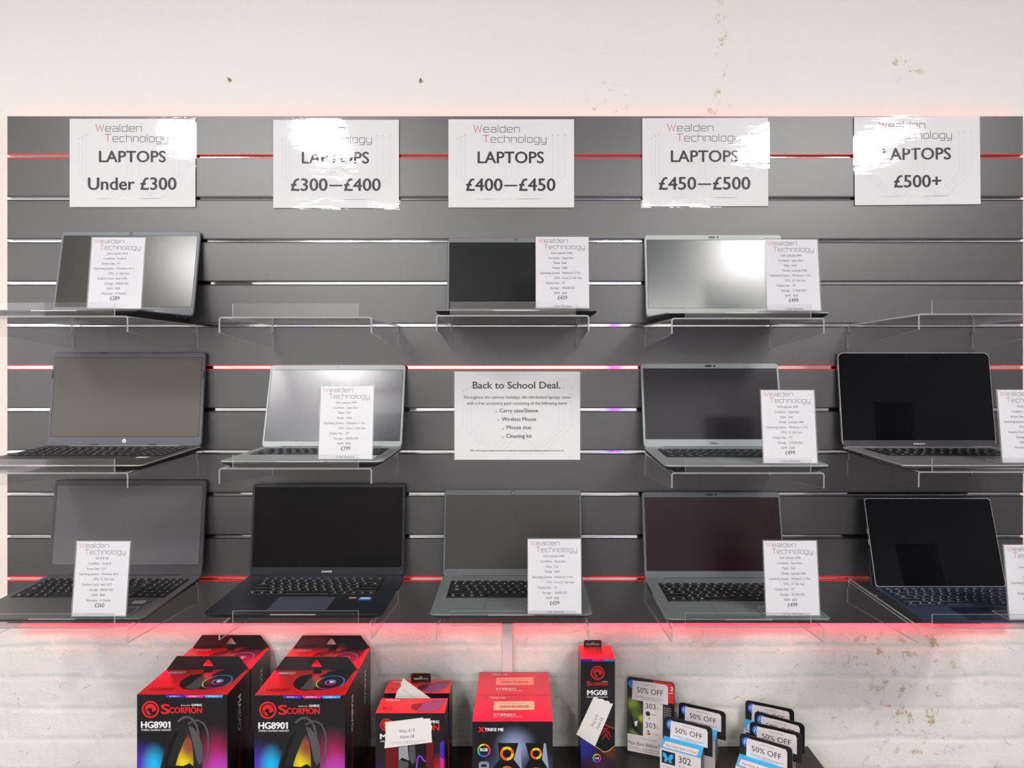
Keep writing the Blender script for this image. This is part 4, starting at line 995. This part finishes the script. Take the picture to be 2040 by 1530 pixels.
# --- speaker boxes
SW, SD, SH = 0.1667, 0.108, 0.188
so = ((941-UX)/960.0 + CX + SW/2, -0.189 + SD/2, TZ)
M_SPKF = glow_print('speaker_box_art', (25, 24, 28), [(0.005, 0.135, 0.05, 0.05, (150, 165, 205)), (-0.01, 0.09, 0.06, 0.05, (80, 95, 130)), (0.06, 0.08, 0.04, 0.06, (70, 80, 110))])
ORG, YEL = mat('orange_ink', (226, 92, 40), rough=0.35), mat('yellow_ink', (236, 196, 50), rough=0.35)
M_BUFF = mat('buff_sticker', (240, 214, 176), rough=0.6); M_BAR = mat('barcode_ink', (150, 96, 70), rough=0.6)
def speaker_box(label, loc, buff):
    e = empty('speaker_box', label, 'speaker box', loc, group='boxed stereo speakers')
    carton(e, SW, SD, SH, M_SPKF, M_BLACKCARD, M_BOXPINK)
    F = front_frame(-SD/2); k = 1/960.0
    X = lambda cx: (730+cx/5.368-1021)*k; Z = lambda cy: SH - (1290+cy/5.368-1437.5)*k
    G = lambda cx, cy, h=0.0: F(X(cx), Z(cy), h)
    b = MB()
    b.text(F, 'X', X(1198), Z(905), 0.0105, M_RED, bold=0.05, h=0.0003, align='L', width=0.0125)
    b.text(F, 'TRIKE ME', X(1265), Z(893), 0.0062, M_WHITEINK, bold=0.04, h=0.0003, align='L', width=X(1465)-X(1265))
    b.build('lettering', e); b = MB()
    FT = Fr((-SW/2, -SD/2, SH), (1,0,0), (0,1,0))
    b.text(FT, 'STEREO', 0.043, 0.022, 0.0080, M_WHITEINK, bold=0.02, h=0.0004, align='L', width=0.046)
    b.text(FT, 'RGB + 2.0 GAMING SPEAKER', 0.043, 0.016, 0.0032, M_WHITEINK, bold=0.01, h=0.0004, align='L', width=0.061)
    b.text(FT, 'X', 0.020, 0.092, 0.008, M_DARKRED, bold=0.04, h=0.0004, align='L', width=0.007)
    b.text(FT, 'TRIKE ME', 0.031, 0.092, 0.0062, M_WHITEINK, bold=0.01, h=0.0004, align='L', width=0.036)
    b.build('lid_lettering', e)
    b = MB()
    cols = [(230,60,60), (236,140,40), (240,220,50), (110,200,60), (40,190,190), (60,110,220), (130,70,210), (210,60,160)]
    for i, cc in enumerate(cols): b.ring(F, (X(1257), Z(1100)), 0.0105, 0.0137, mat('wheel_%d_%d_%d' % cc, cc, rough=0.4), 0.0003, 6, i*math.pi/4, (i+1)*math.pi/4)
    b.text(F, 'RGB', X(1257), Z(1108), 0.0062, M_WHITEINK, bold=0.04, h=0.0004, width=0.0155)
    b.build('colour_badge', e)
    b = MB()
    b.flat(G, [(1200,1288),(1200,1235),(1225,1218),(1290,1218),(1312,1235),(1312,1330),(1200,1330)], mat('badge_grey', (128, 142, 160), rough=0.4), 0.0003)
    b.flat(G, [(1228,1250),(1284,1250),(1284,1275),(1228,1275)], M_HEAD3, 0.0004)
    b.build('spec_badge', e)
    b = MB()
    for (cx, w1, w2, r, dx) in ((1503, 118, 80, 75, -20), (1815, 95, 70, 62, 20)):
        b.flat(G, [(cx-w1-dx, 1020), (cx+w1-dx*0.4, 1020), (cx+w2, 1195), (cx+w1+30, 1290), (cx+w1+30, 1700), (cx-w1-30, 1700), (cx-w1-30, 1290), (cx-w2, 1195)], M_HEAD3, 0.0003)
        b.flat(G, [(cx+w2-8, 1195), (cx+w1-dx*0.4-4, 1024), (cx+w1-dx*0.4+16, 1024), (cx+w1+40, 1290), (cx+w1+28, 1290)], mat('speaker_edge', (150, 166, 190), rough=0.4), 0.0004)
        for i in range(8): b.ring(F, (X(cx), Z(1133)), r*0.6*k/5.368, r*k/5.368, (ORG, YEL, YEL, ORG, ORG, ORG, YEL, YEL)[i], 0.0005, 5, i*math.pi/4, (i+1)*math.pi/4)
        b.ring(F, (X(cx), Z(1345)), r*0.75*k/5.368, r*1.05*k/5.368, ORG, 0.0005)
    b.build('speaker_picture', e)
    b = MB(); x0, y0, w, d = 0.042, 0.0435, 0.088, 0.036
    b.add([FT(x0, y0, 0.0003), FT(x0+w, y0+0.002, 0.0003), FT(x0+w, y0+d+0.002, 0.0003), FT(x0, y0+d, 0.0003)], [(0,1,2,3)], buff)
    rnd = random.Random(4); x = x0+0.012
    while x < x0+w-0.014:
        wd = rnd.choice((0.0006, 0.0010, 0.0016)); b.flat(FT, [(x, y0+0.010), (x+wd, y0+0.010), (x+wd, y0+0.020), (x, y0+0.020)], M_BAR, 0.0004); x += wd + rnd.choice((0.0006, 0.001))
    b.flat(FT, [(x0+0.008, y0+0.027), (x0+w-0.02, y0+0.028), (x0+w-0.02, y0+0.029), (x0+0.008, y0+0.028)], M_BAR, 0.0004)
    b.build('barcode_sticker', e)
    return e
speaker_box('front crimson topped speaker box with cream barcode sticker', so, M_BUFF)
speaker_box('rear crimson topped speaker box against the wall', (so[0]+0.0005, so[1]+SD+0.001, TZ), mat('peach_sticker', (238, 170, 150), rough=0.6))

# --- mouse mat box
PW, PD, PH = 0.0775, 0.072, 0.261
PYF = -0.064
po = ((1157-UX)/878.0 + CX + PW/2, PYF + PD/2, TZ)
M_MATF = glow_print('mousemat_box_art', (28, 25, 28), [(-0.035, 0.06, 0.05, 0.05, (50, 50, 150)), (0.03, 0.05, 0.03, 0.03, (90, 50, 40)), (0.0, 0.02, 0.05, 0.03, (60, 30, 60))])
e = empty('mouse_mat_box', 'tall narrow black and red mouse mat box with a slanted price slip', 'mouse mat box', po)
carton(e, PW, PD, PH, M_MATF, M_BLACKCARD, M_RED)
F = front_frame(-PD/2); k = 1/878.0
X = lambda u: (u-1191)*k
Z = lambda v: PH - (v-1311)*k
b = MB()
for (u0, u1, m) in ((1157.5, 1178, PUR), (1178, 1202, MAG), (1202, 1224.5, BLU)): b.flat(F, [(X(u0)+0.001, Z(1315.5)), (X(u1), Z(1315.5)), (X(u1), Z(1311.2)), (X(u0), Z(1311.2))], m, 0.0003)
b.build('feature_strip', e)
b = MB(); emblem(b, F, (X(1190.3), Z(1338.6)), 0.0158, M_RED, M_BLACKCARD, 0.0003); b.build('emblem', e)
b = MB()
b.text(F, 'S', X(1169), Z(1364), 0.0100, M_RED, bold=0.03, h=0.0003, align='L', width=0.008)
b.text(F, 'CORPION', X(1177), Z(1363.5), 0.0066, M_RED, bold=0.035, h=0.0003, align='L', width=0.0385)
b.text(F, 'GAMING', X(1200), Z(1356.5), 0.0022, M_WHITEINK, bold=0.02, h=0.0003, align='L', width=0.0115)
b.text(F, 'MG08', X(1170), Z(1382.6), 0.0112, M_WHITEINK, bold=0.04, h=0.0003, align='L', width=0.0445)
b.text(F, 'RGB LED GAMING MOUSEPAD', X(1169), Z(1387.5), 0.0024, M_WHITEINK, bold=0.01, h=0.0003, align='L', width=0.048)
b.build('lettering', e); b = MB()
b.text(Fr((0, -PD/2, PH), (1,0,0), (0,1,0)), 'MG08', 0.0, 0.026, 0.0145, M_DARKRED, bold=0.02, h=0.0004, width=0.030)
b.build('lid_lettering', e)
b = MB()
pad = [(1157.5,1466),(1185,1484),(1203,1496),(1212,1494),(1224,1484)]
b.flat(F, [(X(u), Z(v)) for u, v in [(1204,1441),(1224,1449),(1224,1484),(1212,1494),(1203,1496),(1185,1484),(1157.5,1467),(1157.5,1420)]], M_HEAD3, 0.0003)
b.stroke(F, [(X(u), Z(v)) for u, v in ((1204,1441),(1224,1449))], 0.0014, ORG, 0.0004)
b.stroke(F, [(X(u), Z(v)) for u, v in ((1157.5,1467),(1185,1484))], 0.0014, BLU, 0.0004)
b.stroke(F, [(X(u), Z(v)) for u, v in ((1185,1484),(1203,1496),(1212,1494),(1224,1484))], 0.0014, YEL, 0.0004)
for pts in (((1198,1462),(1204,1452),(1212,1455),(1216,1466)), ((1204,1452),(1206,1462),(1200,1470)), ((1212,1455),(1208,1464),(1214,1472)), ((1198,1448),(1208,1450),(1215,1446))):
    b.stroke(F, [(X(u), Z(v)) for u, v in pts], 0.0013, M_RED, 0.0004)
b.build('mat_picture', e)
b = MB()
for i, cc in enumerate(cols if False else [(230,60,60), (236,140,40), (240,220,50), (110,200,60), (40,190,190), (60,110,220), (130,70,210), (210,60,160)]):
    b.ring(F, (X(1189), Z(1508)), 0.0070, 0.0098, mat('wheel_%d_%d_%d' % cc, cc, rough=0.4), 0.0003, 6, i*math.pi/4, (i+1)*math.pi/4)
b.text(F, 'RGB', X(1189), Z(1510), 0.0040, M_WHITEINK, bold=0.04, h=0.0003, width=0.009)
b.build('colour_badge', e)
MB().box((-PW/2, -PD/2-0.0003, 0.0), (PW/2, -PD/2, 0.0125), M_RED).build('red_band', e)
pu = [(1182.4,1386.5),(1187,1386),(1193,1390),(1199,1389.5),(1206,1394),(1212,1394),(1216,1399.5),(1221.2,1399.2),(1185.2,1484.5),(1148.2,1460)]
ang = math.atan2(1460-1386, 1182.4-1148.2)
U = (math.cos(ang), math.sin(ang)); V = (-math.sin(ang), math.cos(ang))
price_slip(e, F, [(X(u), Z(v)) for u, v in pu][::-1], (X(1186), Z(1434)), U, V,
           [('Was £15', 0, -0.001, 0.0068, 0.030, M_GREYINK), ('Now £8', 0, -0.0135, 0.0068, 0.027, M_GREYINK), ('01435 408 405   sales@wealdentechnology.co.uk', 0.000, -0.0225, 0.0016, 0.066, M_GREYINK)])
hang_tab_euro(e, X(1186)+0.001, PD/2-0.008, PH, 0.042, 0.016, M_BLACKCARD)

# --- ink packs
M_CYAN = mat('ink_pack_blue', (58, 176, 230), rough=0.35); M_HPBLUE = mat('emblem_blue', (48, 118, 214), rough=0.4)
M_PALE = mat('label_white', (228, 220, 220), rough=0.65)
def off_label(e, F, x0, z0, w, h, m=M_PALE, dy=0.0):
    pts = [(x0, z0), (x0+w, z0), (x0+w, z0+h*0.86), (x0+w*0.96, z0+h*0.98), (x0+w*0.5, z0+h), (x0+w*0.02, z0+h*0.97)]
    b = MB(); b.flat(F, pts, m, 0.0005)
    b.text(F, '50% OFF', x0+w*0.5, z0+h*0.40, h*0.27, M_INK, width=w*0.72, h=0.0007)
    b.text(F, 'Wealden Technology', x0+w*0.5, z0+h*0.82, h*0.06, M_GREYINK, width=w*0.34, h=0.0007)
    b.text(F, '01435 408 405   sales@wealdentechnology.co.uk', x0+w*0.5, z0+h*0.18, h*0.06, M_INK, width=w*0.78, h=0.0007)
    b.text(F, 'www.wealdentechnology.co.uk', x0+w*0.52, z0+h*0.08, h*0.06, M_INK, width=w*0.50, h=0.0007)
    return b.build('discount_label', e)
IW, ID, IB, IT, BWD = 0.108, 0.036, 0.078, 0.124, 0.090       # width, depth, body height, height of the hanging card
def ink_pack(label, loc, yaw):
    e = empty('ink_cartridge_pack', label, 'ink cartridge pack', loc, (0, 0, yaw), group='hanging ink cartridge packs with discount labels')
    # body: lid slopes down to the front
    b = MB(); zf, zb = IB-0.008, IB; xl, xr = -IW/2, -IW/2+BWD
    v = [(xl, -ID, 0), (xr, -ID, 0), (xr, 0, 0), (xl, 0, 0), (xl, -ID, zf), (xr, -ID, zf), (xr, 0, zb), (xl, 0, zb)]
    b.add(v, [(0,4,7,3),(1,2,6,5),(0,1,5,4),(3,7,6,2),(0,3,2,1),(4,5,6,7)], [M_BLACKCARD, M_BLACKCARD, M_PALE, M_BLACKCARD, M_BLACKCARD, M_CYAN])
    FS = Fr((xr, -ID, 0), (0,1,0), (0,0,1))
    for i in range(7): b.flat(FS, [(0.003, zf-0.006-i*0.0085), (ID-0.003, zf-0.003-i*0.0085), (ID-0.003, zf-0.0008-i*0.0085), (0.003, zf-0.0038-i*0.0085)], M_PALE, 0.0003)
    b.build('carton', e)
    b = MB(); t = 0.0008; r = 0.009; n = 4
    pts = [(-IW/2, zb-0.02), (IW/2, zb-0.02)] + [(IW/2-r+r*math.cos(math.radians(90*i/n)), IT-r+r*math.sin(math.radians(90*i/n))) for i in range(n+1)] + [(-IW/2+r-r*math.sin(math.radians(90*i/n)), IT-r+r*math.cos(math.radians(90*i/n))) for i in range(n+1)]
    b.prism(pts, 0.0, 2*t, M_BLACKCARD, 'y'); b.build('hanging_card', e)
    F = front_frame(0.0)
    b = MB(); b.disc(F, (-IW/2+0.017, IT-0.017), 0.0115, M_HPBLUE, 0.0003); b.text(F, 'hp', -IW/2+0.016, IT-0.021, 0.0105, M_WHITEINK, h=0.0004, slant=0.25); b.build('round_emblem', e)
    off_label(e, front_frame(-0.0005), -IW/2+0.014, zb-0.002, IW-0.024, IT-zb-0.004, M_PALE)
    FF = front_frame(-ID)
    b = MB(); b.flat(FF, [(-IW/2+0.004, zf-0.032), (-IW/2+0.034, zf-0.032), (-IW/2+0.034, zf-0.004), (-IW/2+0.004, zf-0.004)], mat('photo_dark', (30, 34, 44), rough=0.4), 0.0003)
    for s in (-1, 1):
        b.flat(FF, [(-IW/2+0.018, zf-0.020), (-IW/2+0.018+s*0.004, zf-0.010), (-IW/2+0.018+s*0.011, zf-0.008), (-IW/2+0.018+s*0.012, zf-0.016), (-IW/2+0.018+s*0.007, zf-0.021), (-IW/2+0.018+s*0.009, zf-0.028), (-IW/2+0.018+s*0.003, zf-0.029)][::s], M_CYAN, 0.0004)
    b.build('butterfly_picture', e)
    b = MB()
    b.text(FF, '302', 0.001, zf-0.022, 0.0145, M_INK, h=0.0003, width=0.027)
    b.disc(FF, (-0.010, zf-0.030), 0.002, M_CYAN, 0.0003); b.text(FF, 'Tri-colour', 0.010, zf-0.0315, 0.003, M_INK, h=0.0003, width=0.026)
    for i in range(4): b.text(FF, 'HP ink cartridge original', -IW/2+0.006, zf-0.040-i*0.006, 0.0025, M_INK, h=0.0003, align='L', width=0.045)
    b.build('lettering', e)
    # strip label lying on the lid
    FT = Fr((0, -ID, zf), (1,0,0), (0, ID, zb-zf))
    b = MB(); b.flat(FT, [(xl+0.005, 0.004), (xr-0.010, 0.004), (xr-0.008, ID*0.62), (xl+0.007, ID*0.62)], M_PALE, 0.0003)
    b.text(FT, 'Past Best Before Date', (xl+xr)/2, 0.009, 0.006, M_GREYINK, h=0.0005, width=BWD*0.75); b.build('strip_label', e)
    return e
def place_pack(uv0, uv1, label, h=IT, src=[None]):
    """the hanging card's top corners in the photo give the pack's place and turn"""
    zt = TZ + h
    a, c = atz(*uv0, zt), atz(*uv1, zt)
    m = (a+c)/2; yaw = math.atan2(c.y-a.y, c.x-a.x) - 0.05
    if src[0] is None:
        src[0] = ink_pack(label, (m.x, m.y, TZ), yaw); return src[0]
    c2 = copy_tree(src[0]); c2.location = (m.x, m.y, TZ); c2.rotation_euler = (0, 0, yaw); c2['label'] = label
    return c2
place_pack((1323, 1427), (1419, 1448), 'ink pack with butterfly picture and 302 lettering, front of the pair beside the 303 pack')
place_pack((1351, 1399), (1447, 1418), 'ink pack tucked behind the front pack of the pair beside the 303 pack')
place_pack((1484, 1395), (1583, 1413), 'rearmost ink pack of the four at the table end')
place_pack((1502, 1417), (1604, 1442), 'second ink pack from the wall, of the four at the table end')
place_pack((1493, 1438), (1598, 1460), 'third ink pack from the wall, of the four at the table end')
place_pack((1472, 1460), (1580, 1489), 'frontmost ink pack of the four at the table end')

# the larger pack leaning against the wall
a, c = Vector((0.266, 0.030, 0)), Vector((0.374, -0.004, 0))
yaw = math.atan2(c.y-a.y, c.x-a.x); LW, LH = 0.111, 0.1775
e = empty('ink_cartridge_pack', 'tall ink pack lettered 303 with green picture, leaning against the wall', 'ink cartridge pack', ((a.x+c.x)/2, (a.y+c.y)/2-0.012, TZ), (math.radians(-4), 0, yaw))
b = MB(); r = 0.008; n = 4
pts = [(p[0], p[1]) for p in rrect(LW, LH, r, 0, cy=LH/2)]
b.prism(pts, 0.0, 0.0016, M_BLACKCARD, 'y'); b.box((-LW/2+0.006, 0.0016, 0.006), (LW/2-0.006, 0.016, 0.115), M_BLACKCARD); b.build('carton', e)
F = front_frame(0.0)
b = MB(); b.flat(F, [(LW/2-0.05, LH-0.001), (LW/2-0.006, LH-0.0015), (LW/2-0.001, LH-0.008), (LW/2-0.001, LH-0.048), (LW/2-0.05, LH-0.048)], M_RED, 0.0003)
b.text(F, '2', LW/2-0.0065, LH-0.019, 0.009, M_WHITEINK, bold=0.03, h=0.0004); b.text(F, 'PACK', LW/2-0.0075, LH-0.026, 0.003, M_WHITEINK, bold=0.02, h=0.0004, width=0.008); b.build('red_corner', e)
b = MB(); b.disc(F, (-LW/2+0.012, LH-0.016), 0.010, M_HPBLUE, 0.0003); b.build('round_emblem', e)
# green picture with a dark bird-like shape
M_GREENPIC = glow_print('green_picture', (40, 48, 24), [(-0.042, 0.115, 0.022, 0.020, (150, 180, 60)), (-0.035, 0.095, 0.02, 0.03, (90, 110, 40)), (-0.022, 0.085, 0.01, 0.014, (190, 180, 60)), (-0.040, 0.050, 0.016, 0.012, (120, 140, 50))])
b = MB(); b.flat(F, [(-LW/2+0.001, 0.048), (-LW/2+0.038, 0.044), (-LW/2+0.038, 0.130), (-LW/2+0.001, 0.132)], M_GREENPIC, 0.0003)
b.flat(F, [(-0.047, 0.095), (-0.042, 0.085), (-0.040, 0.070), (-0.030, 0.058), (-0.020, 0.050), (-0.026, 0.050), (-0.036, 0.052), (-0.044, 0.062), (-0.047, 0.078)], M_HEAD3, 0.0004)
b.flat(F, [(-0.038, 0.075), (-0.030, 0.078), (-0.032, 0.066), (-0.036, 0.064)], M_WHITEINK, 0.0005)
b.build('green_picture', e)
b = MB(); b.flat(F, [(-LW/2+0.038, 0.044), (LW/2-0.027, 0.040), (LW/2-0.027, 0.124), (-LW/2+0.038, 0.130)], M_PALE, 0.0003)
b.text(F, '303', 0.0, 0.110, 0.0120, M_INK, h=0.0005, width=0.0235); b.text(F, 'XL', 0.0165, 0.110, 0.0075, mat('olive_ink', (170, 176, 130), rough=0.5), h=0.0005, width=0.0085)
b.disc(F, (-0.006, 0.098), 0.0055, M_INK, 0.0005); b.text(F, 'Black', 0.008, 0.096, 0.003, M_INK, h=0.0005, width=0.010)
b.text(F, '+', -0.003, 0.083, 0.008, mat('olive_green', (140, 150, 60), rough=0.5), bold=0.02, h=0.0005)
b.text(F, '303', 0.0, 0.066, 0.0120, M_INK, h=0.0005, width=0.0235); b.text(F, 'XL', 0.0165, 0.066, 0.0075, MATS['olive_ink'], h=0.0005, width=0.0085)
b.disc(F, (-0.005, 0.058), 0.0028, M_HPBLUE, 0.0005, 14); b.disc(F, (-0.0085, 0.052), 0.0028, YEL, 0.0006, 14); b.disc(F, (-0.0030, 0.052), 0.0028, M_RED, 0.0007, 14)
b.text(F, 'Tri-colour', 0.011, 0.052, 0.003, M_INK, h=0.0005, width=0.017)
for i in range(6): b.text(F, 'Noir Negro Preto', LW/2-0.024, 0.116-i*0.005, 0.0024, M_WHITEINK, h=0.0003, align='L', width=0.016)
b.build('front_print', e)
off_label(e, front_frame(-0.0003), -LW/2+0.011, LH-0.052, LW-0.026, 0.046, M_PALE)
b = MB(); F3 = front_frame(-0.0003)
b.flat(F3, [(-LW/2+0.002, 0.006), (LW/2-0.012, 0.004), (LW/2-0.010, 0.044), (-LW/2+0.001, 0.046)], M_PALE, 0.0004)
b.text(F3, 'Past Best Before Date', -0.006, 0.022, 0.0075, M_INK, h=0.0006, width=0.090)
b.text(F3, 'Wealden Technology', -0.004, 0.038, 0.0026, M_GREYINK, h=0.0006, width=0.036)
b.text(F3, '01435 408 405   sales@wealdentechnology.co.uk', -0.006, 0.014, 0.0026, M_INK, h=0.0006, width=0.088)
b.text(F3, 'www.wealdentechnology.co.uk', -0.006, 0.009, 0.0026, M_INK, h=0.0006, width=0.056)
b.build('expiry_label', e)
